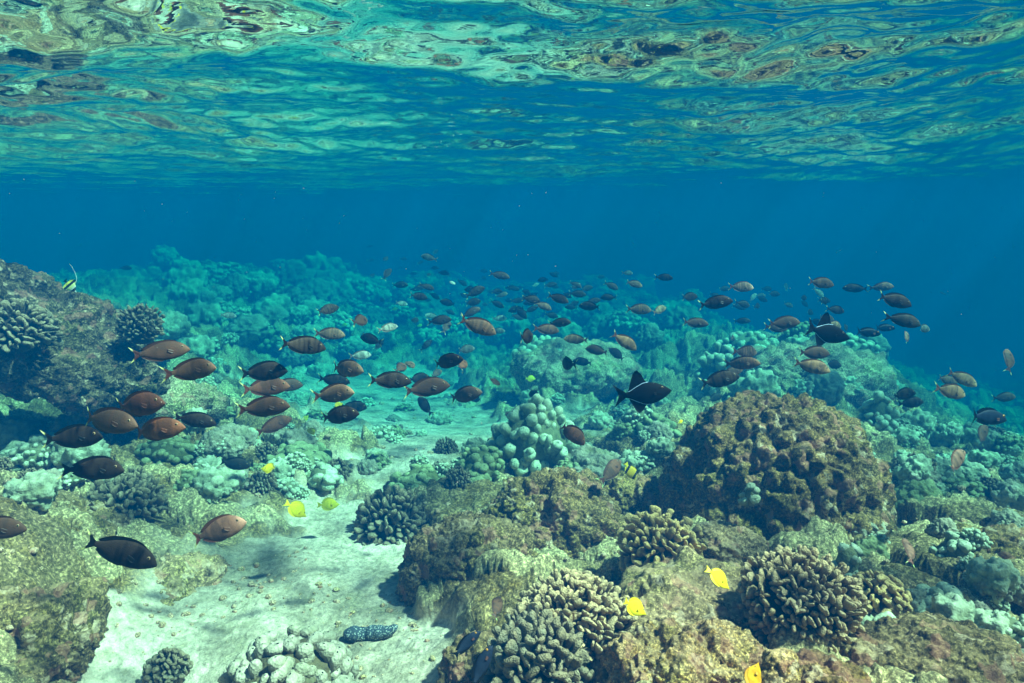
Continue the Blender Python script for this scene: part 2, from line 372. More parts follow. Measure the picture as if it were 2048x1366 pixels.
def coral_mat(name, lo, hi, rough=0.8, fine=90, bump=0.004, spots=(0.24, 0.22, 0.12), spot_amt=0.5):
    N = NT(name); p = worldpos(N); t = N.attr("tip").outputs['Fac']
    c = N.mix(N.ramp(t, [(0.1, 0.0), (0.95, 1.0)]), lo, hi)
    c = N.mix(0.8, c, N.ramp(N.noise(p, fine * 0.35, 4, 0.7), [(0.32, 0.5), (0.5, 0.95), (0.7, 1.35)]), 'MULTIPLY')
    c = N.mix(N.ramp(N.noise(p, 7, 4, 0.6, 0.5), [(0.52, 0.0), (0.66, spot_amt)]), c, spots)
    h = N.math('ADD', N.vor(p, fine), N.math('MULTIPLY', N.noise(p, fine * 0.6, 3), 1.5))
    N.bsdf(c, rough, N.bump(h, bump, 1.0), 0.2); return N.m
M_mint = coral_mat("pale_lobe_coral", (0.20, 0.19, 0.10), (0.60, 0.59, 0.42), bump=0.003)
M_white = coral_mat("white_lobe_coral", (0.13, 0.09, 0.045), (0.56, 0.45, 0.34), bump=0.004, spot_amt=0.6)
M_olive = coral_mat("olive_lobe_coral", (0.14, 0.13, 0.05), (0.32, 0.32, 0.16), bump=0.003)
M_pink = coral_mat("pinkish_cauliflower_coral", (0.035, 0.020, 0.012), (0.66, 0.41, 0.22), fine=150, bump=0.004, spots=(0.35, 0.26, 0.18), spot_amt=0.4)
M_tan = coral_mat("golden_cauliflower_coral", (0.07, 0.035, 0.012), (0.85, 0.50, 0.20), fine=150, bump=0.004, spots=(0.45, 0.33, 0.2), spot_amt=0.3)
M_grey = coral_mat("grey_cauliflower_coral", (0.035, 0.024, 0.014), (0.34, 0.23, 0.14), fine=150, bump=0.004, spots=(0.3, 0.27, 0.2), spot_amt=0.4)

def rock_mesh(name, radii, mat, seed, sub=6, lobes=((3, .12), (8, .06), (20, .018)), rough=0.03, stretch=1.0, rot=(0, 0, 0), low=0.18, flat_top=0.0):
    d, f = sphere(sub); r = np.array(radii); Rm = rotm(*rot)
    P = d * r; P = P @ Rm.T
    n = (d / r); n = n @ Rm.T; n /= np.linalg.norm(n, axis=1)[:, None]
    off = seed * 7.31
    L = r.mean()
    P = P + n * (L * low * fbm(P / L * 1.1 + off, 3, seed))[:, None]
    Q = P.copy(); Q[:, 2] /= stretch; tip = np.zeros(len(P)); wsum = 0
    Q = Q + 0.05 * np.stack([fbm(P * 4 + off, 2, 81), fbm(P * 4 + off + 5, 2, 82), 0 * P[:, 0]], 1)
    for k, (fr, am) in enumerate(lobes):
        b, c = knobs(Q * fr + off, seed + k, r=0.78)
        P = P + n * (am * (b - 0.35))[:, None]
        if k < 2: tip += b * (1 - 0.4 * k); wsum += 1 - 0.4 * k
    P = P + n * (rough * fbm(P * 14 + off, 4, seed + 9))[:, None]
    if sub >= 6:
        b, cc = knobs(P * 34 + off, seed + 20, r=.8); P = P + n * (.012 * (b - .3) * cc)[:, None] + n * (.014 * fbm(P * 40 + off, 3, seed + 30))[:, None]
    return mesh_np(name, P, T=f, attrs={'tip': tip / wsum}, mats=[mat])
def tmpl_knob(nu=9, nv=9):
    """unit knob along +z: z 0..1, radius 1 at its widest"""
    prof = [(0, .62), (.2, .66), (.42, .78), (.62, .95), (.78, .98), (.9, .80), (.97, .48), (1.0, .12)]
    V = [[r * math.cos(a), r * math.sin(a), z] for z, r in prof for a in np.linspace(0, 2 * math.pi, nv, endpoint=False)]
    return np.array(V), grid_quads(len(prof), nv, wrap=True)
KV, KQ = tmpl_knob()
def knobs_mesh(name, radii, n, kr, kl, mat, seed, up=0.35, flat=1.0, polar=-0.25, core=0.72, jitter=0.25, bend=0.0, rot=0):
    """a dome covered with outward knobs or branch tips, one mesh"""
    g = np.random.default_rng(seed); r = np.array(radii)
    Vs, Qs, tips = [], [], []; base = 0
    gold = math.pi * (3 - math.sqrt(5)); m = 0
    for i in range(n):
        zz = 1 - (i + .5) / n * (1 - polar); ph = i * gold; s = math.sqrt(max(0, 1 - zz * zz))
        d = np.array([s * math.cos(ph), s * math.sin(ph), zz]) + g.normal(0, jitter / math.sqrt(n) * 1.8, 3); d /= np.linalg.norm(d)
        lumpy = 1 + 0.10 * math.sin(3 * ph * .37 + seed) + 0.08 * math.sin(5 * zz + seed * 2) + g.normal(0, .035)
        nd = d / r; nd /= np.linalg.norm(nd); ax = nd * (1 - up) + np.array([0, 0, 1.0]) * up + g.normal(0, .14, 3); ax /= np.linalg.norm(ax)
        tipp = d * r * lumpy
        L = kl * g.uniform(.75, 1.35); k = kr * g.uniform(.6, 1.35); fl = 1 + (flat - 1) * g.uniform(0, 1) ** 1.3
        a = g.uniform(0, 6.28); u = np.cross(ax, [math.cos(a), math.sin(a), .3]); u /= np.linalg.norm(u); v = np.cross(ax, u)
        K = KV.copy(); K[:, :2] *= 1 + 0.16 * g.normal(0, 1, (len(K), 1)) * .6
        zz_ = K[:, 2:3]
        P = (tipp - ax * L) + ax * zz_ * L + u * K[:, 0:1] * k * (1 + (fl - 1) * zz_) + v * K[:, 1:2] * k * (1.0 / (1 + (fl - 1) * 0.25))
        if bend: P = P + np.cross(ax, u) * (np.sin((K[:, 0:1]) * 2.2) * bend * k * zz_)
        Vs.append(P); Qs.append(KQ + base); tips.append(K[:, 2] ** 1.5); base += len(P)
    sv, sf = sphere(4)
    C = sv * r * core; C *= (1 + 0.06 * fbm(C * 12 + seed, 3, seed))[:, None]
    V = np.vstack(Vs + [C]); T = sf + base; tip = np.concatenate(tips + [np.zeros(len(C))])
    w_ = min(kr, .02) * .5; q_ = .16 / max(kr, .004)
    V = V + w_ * np.stack([fbm(V * q_ + 9, 2, seed), fbm(V * q_ + 33, 2, seed + 1), fbm(V * q_ + 77, 2, seed + 2)], 1) * 1.6
    V = V @ rotm(0, 0, rot).T
    return mesh_np(name, V, Q=np.vstack(Qs), T=T, attrs={'tip': tip}, mats=[mat])

def put(name, me, pos, label, cat, group=None, rot=0):
    o = link(name, me, None, pos); o.rotation_euler = (0, 0, R(rot)); return tag(o, label, cat, group)
def spot(px, py, D=None, sink=0.0):
    D = D or hit(px, py); p = at(px, py, D); p[2] -= sink; return p, D

# ---- rocks: px, py of the centre, half width and half height in pixels, depth, depth ratio, ...
def rock(px, py, rx, ry, D, mat, seed, label, cat="rock", name="reef_rock", ry_=0.8, sub=6, **kw):
    D = far_d(D)
    p = at(px, py, D); r = (rx * D / F, rx * D / F * ry_, ry * D / F)
    return put(name, rock_mesh(name, r, mat, seed, sub, **kw), p, label, cat)
rock(1540, 1035, 212, 245, 4.25, M_dome, 3, "biggest golden brown boulder, dome shaped with upright ridges, right of centre", name="coral_boulder", cat="boulder", sub=7,
     lobes=((8, .08), (15, .07), (30, .022)), stretch=1.8, low=.06, rough=.016)
rock(1110, 1060, 150, 112, 4.2, M_dome, 5, "lumpy olive brown boulder in the middle, left of the biggest boulder", name="coral_boulder", cat="boulder", sub=7,
     lobes=((4.5, .10), (9.5, .07), (24, .028), (50, .010)), stretch=1.2, low=.2)
rock(935, 1150, 125, 110, 3.65, M_green, 6, "grey brown knobbly boulder at the right edge of the pale sand", name="coral_boulder", cat="boulder", sub=7,
     lobes=((5, .07), (11, .055), (26, .022), (55, .008)), stretch=1.3, low=.2)
rock(2000, 1170, 120, 110, 3.5, M_dome, 8, "dark brown boulder at the right edge of the photo", name="coral_boulder", cat="boulder", lobes=((4, .09), (10, .06), (24, .02)), low=.25)
rock(1870, 1350, 215, 85, 2.45, M_green, 9, "low brown rock slab in the bottom right corner", lobes=((4, .04), (11, .03), (28, .014)), low=.22, ry_=.6, sub=7)
rock(1650, 1385, 85, 55, 2.15, M_brown, 10, "dark crusty rock at the bottom edge under the big cauliflower coral", lobes=((6, .04), (14, .03), (30, .012)), low=.25)
rock(1562, 1345, 38, 48, 2.1, M_gold, 11, "small bright golden rock at the bottom edge", lobes=((9, .02), (22, .014)), low=.2, sub=5)
rock(1380, 1345, 150, 62, 2.4, M_gold, 12, "sunlit lumpy golden rock along the bottom edge", lobes=((5, .06), (12, .05), (27, .018), (50, .008)), low=.3, ry_=.6, sub=7)
rock(1400, 1225, 165, 75, 2.9, M_slab, 13, "smooth grey rock slab between the two cauliflower corals", lobes=((3, .05), (9, .02), (30, .008)), low=.25, ry_=.9)
rock(1460, 1095, 70, 36, 3.5, M_slab, 14, "flat grey rock ledge at the foot of the biggest boulder", lobes=((5, .04), (14, .02), (35, .008)), low=.25)
rock(45, 1295, 160, 95, 2.9, M_green, 15, "yellowish rubble rock filling the bottom left corner", lobes=((4, .10), (10, .05), (25, .02), (50, .008)), low=.45, sub=7)
rock(80, 1075, 150, 60, 3.8, M_green, 16, "rough rubble mound at the left edge, above the corner rock", lobes=((5, .07), (11, .045), (28, .018)), low=.3)
rock(290, 1165, 150, 42, 3.75, M_slab, 17, "low pale slab left of the open sand", lobes=((4, .04), (12, .02), (30, .01)), low=.2, ry_=.9)
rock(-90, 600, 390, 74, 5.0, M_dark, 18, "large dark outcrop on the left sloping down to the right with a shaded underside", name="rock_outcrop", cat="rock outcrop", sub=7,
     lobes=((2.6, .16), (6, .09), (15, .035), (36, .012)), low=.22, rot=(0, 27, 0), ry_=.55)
rock(320, 815, 110, 45, 5.9, M_pale, 19, "mottled rock mound below the left outcrop", lobes=((4, .10), (9, .06), (22, .02)), low=.3)
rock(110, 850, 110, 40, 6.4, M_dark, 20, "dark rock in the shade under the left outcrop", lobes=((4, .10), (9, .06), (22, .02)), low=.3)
rock(960, 1340, 75, 60, 2.75, M_green, 21, "small rounded rock beside the sand at the bottom edge", lobes=((7, .04), (16, .02), (35, .008)), low=.3, sub=6)
rock(1260, 1000, 60, 45, 4.5, M_brown, 22, "brown rock in the gap between the two largest boulders", lobes=((6, .05), (14, .03)), low=.3)
rock(1630, 765, 150, 62, 7.2, M_pale, 24, "long reef ridge covered in pale coral behind the biggest boulder", cat="reef ridge", name="reef_ridge", lobes=((3, .2), (6.5, .12), (15, .05)), low=.3)
rock(1150, 745, 120, 55, 7.6, M_pale, 25, "round reef mound with pale crust behind the mint finger coral", cat="reef mound", name="reef_mound", lobes=((4, .12), (10, .07), (22, .02)), low=.2, stretch=1.5)

# ---- cauliflower corals
def cauli(px, py, rx, ry, mat, seed, label, n=330, D=None, name="cauliflower_coral", kr=.040, kl=.36, flat=2.0, ry_=1.0):
    D = D or hit(px, py + ry * .75) ; p = at(px, py + ry * .25, D); a = rx * D / F; b = ry * D / F * 1.18
    k = a * kr * 1.55
    return put(name, knobs_mesh(name, (a, a * ry_, b), n, k, a * kl, mat, seed, up=.12, flat=flat, polar=-.35, core=.66, bend=.5), p, label, "coral", rot=seed * 40)
cauli(1600, 1195, 112, 98, M_pink, 31, "largest cauliflower coral, brown with pale tips, below the biggest boulder on the right", n=680, D=2.6, kr=.030, kl=.26, flat=2.4)
cauli(1150, 1225, 112, 82, M_pink, 32, "wide dark cauliflower coral at the bottom, left of the yellow tang", n=520, D=2.75, kr=.034, kl=.28, flat=2.2)
cauli(1075, 1310, 105, 75, M_grey, 33, "cauliflower coral on the bottom edge with thick dark branches", n=260, kr=.05, D=2.5)
cauli(1318, 1090, 82, 66, M_tan, 34, "cauliflower coral with winding golden ridges in front of the biggest boulder", n=230, D=3.35, flat=3.0)
cauli(1758, 1182, 52, 42, M_tan, 35, "small golden coral with round knobs right of the largest cauliflower coral", n=90, kr=.085, D=2.85, flat=1.3)
cauli(782, 1035, 74, 58, M_grey, 36, "grey cauliflower coral standing on the sand in the middle", n=230, D=4.5)
cauli(250, 1000, 76, 48, M_grey, 37, "dark brown cauliflower coral on the left above the black surgeonfish", n=230, D=4.1)
cauli(335, 1332, 42, 38, M_grey, 38, "small dark cauliflower coral alone on the sand at the bottom left", n=120, kr=.07, D=2.95)
cauli(35, 652, 70, 52, M_grey, 39, "grey knobbly cauliflower coral on top of the left outcrop", n=230, D=4.45)
cauli(282, 648, 42, 40, M_grey, 40, "round cauliflower coral on the slope of the left outcrop", n=190, D=5.0)

# ---- pale lobe and finger corals
def lobe(px, py, rx, ry, mat, seed, label, D=None, kind='lobe', n=70, kr=.16, kl=.5, sub=5, fr=1.0, up=.5, flat=1.0, ry_=.8):
    if D and D > 6: D = far_d(D)
    D = D or hit(px, py + ry * .7); p = at(px, py + ry * .2, D); a = rx * D / F; b = ry * D / F * 1.15
    if kind == 'finger':
        me = knobs_mesh("finger_coral", (a, a * ry_, b), n, a * kr, a * kl, mat, seed, up=up, flat=flat, polar=-.3, core=.82, jitter=.6)
        return put("finger_coral", me, p, label, "coral", rot=seed * 50)
    me = rock_mesh("lobe_coral", (a, a * .8, b), mat, seed, sub, lobes=((1.7 * fr / a, .22 * a), (3.9 * fr / a, .12 * a)), rough=.012 * a, low=.25)
    return put("lobe_coral", me, p, label, "coral")
lobe(1068, 868, 84, 78, M_mint, 51, "big mint green finger coral with stacked columns in the centre", 5.6, 'finger', n=95, kr=.13, kl=.45)
lobe(1432, 770, 58, 78, M_mint, 52, "tall pale mint finger coral behind the black triggerfish", 7.0, 'finger', n=80, kr=.15, kl=.5)
lobe(1115, 700, 92, 26, M_mint, 53, "row of pale lobes on top of the round reef mound", 7.7, 'finger', n=70, kr=.11, kl=.4)
lobe(105, 925, 92, 52, M_mint, 54, "smooth pale coral mounds on the left under two black surgeonfish", 4.7, sub=6, fr=1.2)
lobe(460, 895, 62, 38, M_mint, 55, "bright pale coral mound left of the school over the sand", 5.4, sub=6, fr=1.3)
lobe(590, 930, 88, 48, M_olive, 56, "wide pale green coral with big smooth lobes beside the yellow tang", 5.4, 'finger', n=60, kr=.2, kl=.55, up=.3, flat=1.4)
lobe(510, 985, 44, 34, M_mint, 57, "small cluster of round bluish lobes at the left of the yellow tangs", 4.9, 'finger', n=34, kr=.25, kl=.5)
lobe(575, 1345, 125, 62, M_white, 58, "white lobed coral at the bottom edge on the sand", 2.72, 'finger', n=150, kr=.115, kl=.4, up=.5, flat=1.6, ry_=1)
lobe(1880, 1225, 72, 54, M_mint, 59, "pale green lobe coral in the right foreground", 2.95, 'finger', n=36, kr=.24, kl=.6, up=.4, flat=1.3)
lobe(1905, 1120, 44, 56, M_mint, 60, "upright pale green lobes left of the dark brown boulder", 3.3, 'finger', n=36, kr=.24, kl=.6)
lobe(1985, 1290, 66, 66, M_mint, 61, "pale rounded coral at the lower right edge", 2.7, 'finger', n=32, kr=.26, kl=.6)
lobe(1690, 1120, 34, 44, M_mint, 62, "pair of pale lobes on top of the largest cauliflower coral", 3.1, 'finger', n=14, kr=.36, kl=.8)
lobe(1752, 850, 42, 78, M_mint, 63, "tall pale finger coral stack on the right flank of the reef ridge", 6.2, 'finger', n=60, kr=.18, kl=.5)
lobe(1735, 950, 46, 44, M_mint, 64, "pale coral head beside the right flank of the biggest boulder", 5.0, 'finger', n=40, kr=.2, kl=.5)
lobe(1830, 1010, 52, 50, M_olive, 65, "olive lobe coral in the right middle below the pink surgeonfish", 4.5, sub=6)
lobe(1960, 1015, 74, 30, M_mint, 66, "bright mint coral bank at the right edge above the dark brown boulder", 5.2, 'finger', n=90, kr=.12, kl=.35)
lobe(1500, 690, 66, 30, M_mint, 67, "pale coral lobes on the crest of the reef ridge", 7.6, 'finger', n=70, kr=.13, kl=.4)
lobe(1690, 700, 60, 30, M_mint, 68, "pale coral patch on the right end of the reef ridge", 7.6, 'finger', n=80, kr=.12, kl=.35)
lobe(1600, 822, 46, 22, M_mint, 69, "pale cream crust on top of the biggest boulder", 4.4, sub=5)
lobe(1500, 985, 20, 22, M_mint, 70, "small pale lobe growing on the face of the biggest boulder", 3.5, 'finger', n=9, kr=.42, kl=.8)
lobe(1300, 860, 58, 34, M_olive, 71, "olive coral mound between the mint finger coral and the biggest boulder", 5.9, 'finger', n=60, kr=.17, kl=.4)
lobe(1190, 930, 66, 28, M_white, 72, "whitish crusty coral ledge behind the middle boulder", 5.2, sub=6, fr=1.5)
lobe(1740, 1110, 40, 34, M_olive, 73, "olive green lump right of the biggest boulder's foot", 3.5, sub=5)
lobe(1800, 860, 34, 24, M_mint, 74, "small pale coral at the edge of the drop-off", 6.4, 'finger', n=40, kr=.2, kl=.4)
lobe(790, 870, 36, 20, M_grey, 75, "dark teal coral tuft in the middle of the far sand", 6.6, 'finger', n=60, kr=.14, kl=.45)
lobe(850, 960, 70, 30, M_olive, 76, "low olive coral patch behind the grey cauliflower coral", 5.2, 'finger', n=60, kr=.16, kl=.35)
lobe(960, 930, 56, 36, M_olive, 77, "olive coral mound at the left foot of the mint finger coral", 5.2, 'finger', n=60, kr=.16, kl=.4)
lobe(650, 950, 40, 26, M_mint, 78, "pale coral lobes just above the olive yellow tang", 5.1, 'finger', n=24, kr=.28, kl=.5)
lobe(340, 900, 60, 30, M_olive, 79, "knobbly olive coral under the three brown surgeonfish on the left", 5.0, 'finger', n=80, kr=.13, kl=.35)
lobe(30, 860, 50, 26, M_mint, 80, "pale coral lump at the left edge under the dark outcrop", 5.0, sub=5)

# ---- colonies scattered over the farther reef: copies of six prototypes
protos = []
for k, (mat, kd) in enumerate([(M_mint, 'f'), (M_mint, 'l'), (M_olive, 'f'), (M_grey, 'c'), (M_white, 'l'), (M_mint, 'f')]):
    if kd == 'f': me = knobs_mesh("finger_coral", (.2, .17, .15), 60, .030, .08, mat, 90 + k, up=.5, core=.8, jitter=.6)
    elif kd == 'l': me = rock_mesh("lobe_coral", (.2, .18, .14), mat, 90 + k, 5, lobes=((9, .08), (21, .045), (45, .015)), rough=.012, low=.4)
    else: me = knobs_mesh("cauliflower_coral", (.17, .17, .14), 120, .014, .07, mat, 90 + k, up=.1, flat=2, core=.66)
    protos.append((me, {'f': 'finger_coral', 'l': 'lobe_coral', 'c': 'cauliflower_coral'}[kd]))
REG = [  # x0,x1,y0,y1,count,scale,label,group
 (330, 760, 545, 720, 90, .95, "coral head on the hazy reef slope at the left, behind the school", "corals on the hazy left slope"),
 (780, 1380, 570, 690, 70, .95, "blurred coral head on the far reef in the middle, seen through the school", "corals on the far middle reef"),
 (1460, 1780, 690, 800, 40, .85, "pale coral head on the ridge behind the biggest boulder", "corals on the ridge behind the boulder"),
 (1800, 2048, 860, 1000, 44, .6, "coral head on the blue slope at the right below the dark surgeonfish", "corals on the right slope"),
 (380, 620, 870, 1000, 26, .5, "coral lump on the reef left of the sand, around the yellow tangs", "corals left of the sand"),
 (860, 1330, 800, 960, 48, .5, "coral lump on the rubble between the mint finger coral and the boulders", "corals on the middle rubble"),
 (120, 460, 720, 860, 26, .65, "coral lump on the shaded slope below the left outcrop", "corals below the left outcrop"),
 (560, 930, 860, 970, 22, .55, "small coral lump standing on the sandy channel in the middle", "small corals in the sandy channel"),
 (560, 960, 745, 850, 16, .6, "small coral lump far back on the pale sand", "small corals far back on the sand"),
 (1700, 2048, 1040, 1330, 36, .4, "small pale coral lump among the rocks in the right foreground", "small corals in the right foreground"),
 (0, 300, 880, 1010, 16, .6, "small coral lump on the rubble at the left edge", "small corals at the left edge"),
]
g = np.random.default_rng(99)
for x0, x1, y0, y1, n, sc, lab, grp in REG:
    for i in range(n):
        px, py = g.uniform(x0, x1), g.uniform(y0, y1); D = hit(px, py)
        if D > 42: continue
        p = at(px, py, D); z, s, _ = ground_full(p[0:1], p[1:2])
        if s[0] > .6 and 'sand' not in lab: continue
        me, nm = protos[int(g.choice([0, 1, 2, 4, 5, 1, 4, 3] if py > 700 else [0, 1, 4, 5, 1, 4]))]
        k = sc * g.uniform(.5, 1.3) * (D / 9 if D > 9 else 1)
        o = put(nm, me, (p[0], p[1], z[0] + .03 * k), lab, "coral", grp, rot=g.uniform(0, 360)); o.scale = (k, k, k * g.uniform(.8, 1.2))

# ---- sea cucumber
def tube(name, pts, radii, nv, mats, flat=1.0, close=True):
    pts = np.array(pts, float); n = len(pts); V = []
    for i in range(n):
        t = pts[min(i + 1, n - 1)] - pts[max(i - 1, 0)]; t /= np.linalg.norm(t)
        s = np.cross(t, [0, 0, 1.0]); s = s / (np.linalg.norm(s) + 1e-9); u = np.cross(s, t)
        for a in np.linspace(0, 2 * math.pi, nv, endpoint=False): V.append(pts[i] + s * radii[i] * math.cos(a) + u * radii[i] * flat * math.sin(a))
    return mesh_np(name, V, Q=grid_quads(n, nv, wrap=True), mats=mats)
N = NT("sea_cucumber_skin"); p = objcoord(N)
c = N.mix(N.ramp(N.vor(p, 110), [(0.25, 0.0), (0.45, 1.0)]), (0.42, 0.42, 0.40), (0.045, 0.055, 0.08))
c = N.mix(N.ramp(N.noise(p, 30, 4), [(0.5, 0.0), (0.62, 0.6)]), c, (0.06, 0.07, 0.09))
N.bsdf(c, 0.7, N.bump(N.noise(p, 120, 4), 0.006, 1.0), 0.3)
q = at(742, 1280, 3.2); ts = np.linspace(0, 1, 40)
pts = [(-.125 + .25 * t, .02 * math.sin(t * 5), .045 * max(0, t - .62) / .38 + .006 * math.sin(t * 13)) for t in ts]
rad = [.038 * max(.02, 1 - abs(2 * t - 1) ** 5) ** .5 * (1 + .05 * math.sin(t * 40) + .07 * math.sin(t * 13)) * (1.08 - .3 * (t - .4) ** 2 - .22 * t) for t in ts]
o = link("sea_cucumber", tube("sea_cucumber", pts, rad, 24, [N.m], .85), None, (q[0], q[1], zat(q[0], q[1]) + .02)); o.rotation_euler = (0, 0, R(10))
tag(o, "speckled blue grey sea cucumber lying on the pale sand", "sea cucumber")

# ---- loose coral rubble on the sand and between the rocks
g = np.random.default_rng(5); v0, f0 = sphere(2); Vs, Ts = [], []; base = 0; n_ok = 0
for i in range(9000):
    a, r = R(g.uniform(-44, 44)), math.exp(g.uniform(math.log(2.2), math.log(12)))
    Vs.append((r * math.sin(a), r * math.cos(a)))
XY = np.array(Vs); zz, ss, _ = ground_full(XY[:, 0], XY[:, 1]); clump = fbm(np.stack([XY[:, 0], XY[:, 1], 0 * zz], 1) * 1.6, 3, 77)
Vs = []
for (x, y), z, s, cl in zip(XY, zz, ss, clump):
    if cl < -.05 + .17 * s: continue
    k = (.003 + .015 * g.random() ** 4) * (.5 + .22 * math.hypot(x, y)); sc3 = k * np.array([1, g.uniform(.5, 1), g.uniform(.4, .8)])
    P = v0 * (1 + .25 * fbm(v0 * 1.7 + g.uniform(0, 50), 2, 3))[:, None] * sc3 @ rotm(g.uniform(-20, 20), 0, g.uniform(0, 360)).T
    Vs.append(P + np.array([x, y, z + k * .2])); Ts.append(f0 + base); base += len(v0)
M_rub = rock_mat("rubble", [(0.3, (0.12, 0.10, 0.07)), (0.5, (0.36, 0.34, 0.28)), (0.7, (0.52, 0.50, 0.46))], 2.5, (0.5, 0.45, 0.34), 0.4, 0.004)
tag(link("coral_rubble", mesh_np("coral_rubble", np.vstack(Vs), T=np.vstack(Ts), mats=[M_rub])), "loose pebbles and broken coral strewn over the sand", "rubble", kind='stuff')

# ---- drifting specks in the water
g = np.random.default_rng(8); v0, f0 = sphere(1); Vs, Ts = [], []; base = 0
for i in range(420):
    p = at(g.uniform(-100, 2150), g.uniform(330, 1400), g.uniform(.9, 5.5))
    if p[2] > .3: continue
    Vs.append(v0 * g.uniform(.0004, .0011) * np.array([1, 1, g.uniform(.5, 1)]) + p); Ts.append(f0 + base); base += len(v0)
N = NT("drifting_specks"); N.bsdf((0.5, 0.48, 0.42), .8)
tag(link("drifting_specks", mesh_np("drifting_specks", np.vstack(Vs), T=np.vstack(Ts), mats=[N.m])), "tiny pale specks drifting in the water", "specks", kind='stuff')
# ================================================================ fish
def interp(x, tab):
    xs = [a for a, b in tab]; ys = [b for a, b in tab]
    # smooth monotone-ish interpolation by cosine-free cubic through numpy
    return np.interp(x, xs, ys)
def smooth(y, n=2):
    y = y.copy()
    for _ in range(n): y[1:-1] = (y[:-2] + 2 * y[1:-1] + y[2:]) / 4
    return y
def body_mesh(name, top, bot, wid, x0, x1, mat, nx=44, nv=20):
    """lofted fish body; x0 = snout x, x1 = peduncle x; tables run snout to tail"""
    t = (1 - np.cos(np.linspace(0, math.pi, nx))) / 2; t = 0.5 * t + 0.5 * np.linspace(0, 1, nx)
    T = smooth(interp(t, top)); B = smooth(interp(t, bot)); W = smooth(interp(t, wid))
    V = []
    for i in range(nx):
        c = (T[i] + B[i]) / 2; h = max((T[i] - B[i]) / 2, 1e-4)
        for a in np.linspace(0, 2 * math.pi, nv, endpoint=False):
            ca, sa = math.cos(a), math.sin(a)
            V.append((x0 + (x1 - x0) * t[i], W[i] * ca * (1 - .12 * sa * sa), c + h * math.copysign(abs(sa) ** .95, sa)))
    q = grid_quads(nx, nv, wrap=True); V.append((x0 + .002, 0, (T[0] + B[0]) / 2)); V.append((x1, 0, (T[-1] + B[-1]) / 2)); n = nx * nv
    tr = [(n, (j + 1) % nv, j) for j in range(nv)] + [(n + 1, (nx - 1) * nv + j, (nx - 1) * nv + (j + 1) % nv) for j in range(nv)]
    return mesh_np(name, V, Q=q, T=np.array(tr), mats=[mat])
def sheet(name, edge_a, edge_b, mat, nu=14, nw=5, th=.004, wave=.0, y=0.0):
    """thin fin between two edge curves (lists of x,z), thicker at its root"""
    def res(e):
        e = np.array(e, float); s = np.concatenate([[0], np.cumsum(np.hypot(*np.diff(e, axis=0).T))]); s /= s[-1]; u = np.linspace(0, 1, nu)
        return np.stack([np.interp(u, s, e[:, 0]), np.interp(u, s, e[:, 1])], 1)
    A, B = res(edge_a), res(edge_b); V = []
    for side in (1, -1):
        for i in range(nu):
            for j in range(nw):
                w_ = j / (nw - 1); p = A[i] * (1 - w_) + B[i] * w_
                e = 0.15 if i in (0, nu - 1) else 1.0
                V.append((p[0], y + wave * math.sin(i * .9 + w_ * 2) * w_ + side * th * (1 - .75 * w_) * e, p[1]))
    n = nu * nw; q1 = grid_quads(nu, nw); q2 = q1[:, ::-1] + n; rim = [i * nw for i in range(nu)], [i * nw + nw - 1 for i in range(nu)], list(range(nw)), [(nu - 1) * nw + j for j in range(nw)]
    qr = []
    for r_ in rim:
        for a, b in zip(r_[:-1], r_[1:]): qr.append((a, b, b + n, a + n))
    return mesh_np(name, V, Q=np.vstack([q1, q2, np.array(qr)]), mats=[mat])
def eye_mesh(name, r, mi_, mp):
    v, f = sphere(3); V = v * np.array([r, r * .55, r]); ctr = V[f].mean(1)
    pm = (np.hypot(ctr[:, 0], ctr[:, 2]) < r * .58).astype(int)
    return mesh_np(name, V, T=f, mats=[mi_, mp], mi=pm)
def pect_mesh(name, L, H, mat):
    me = sheet(name, [(0, .3 * H), (-.2 * L, .5 * H), (-L, .25 * H)], [(0, -.3 * H), (-.25 * L, -.55 * H), (-L * .8, -.45 * H)], mat, nu=8, nw=4, th=.003)
    return me

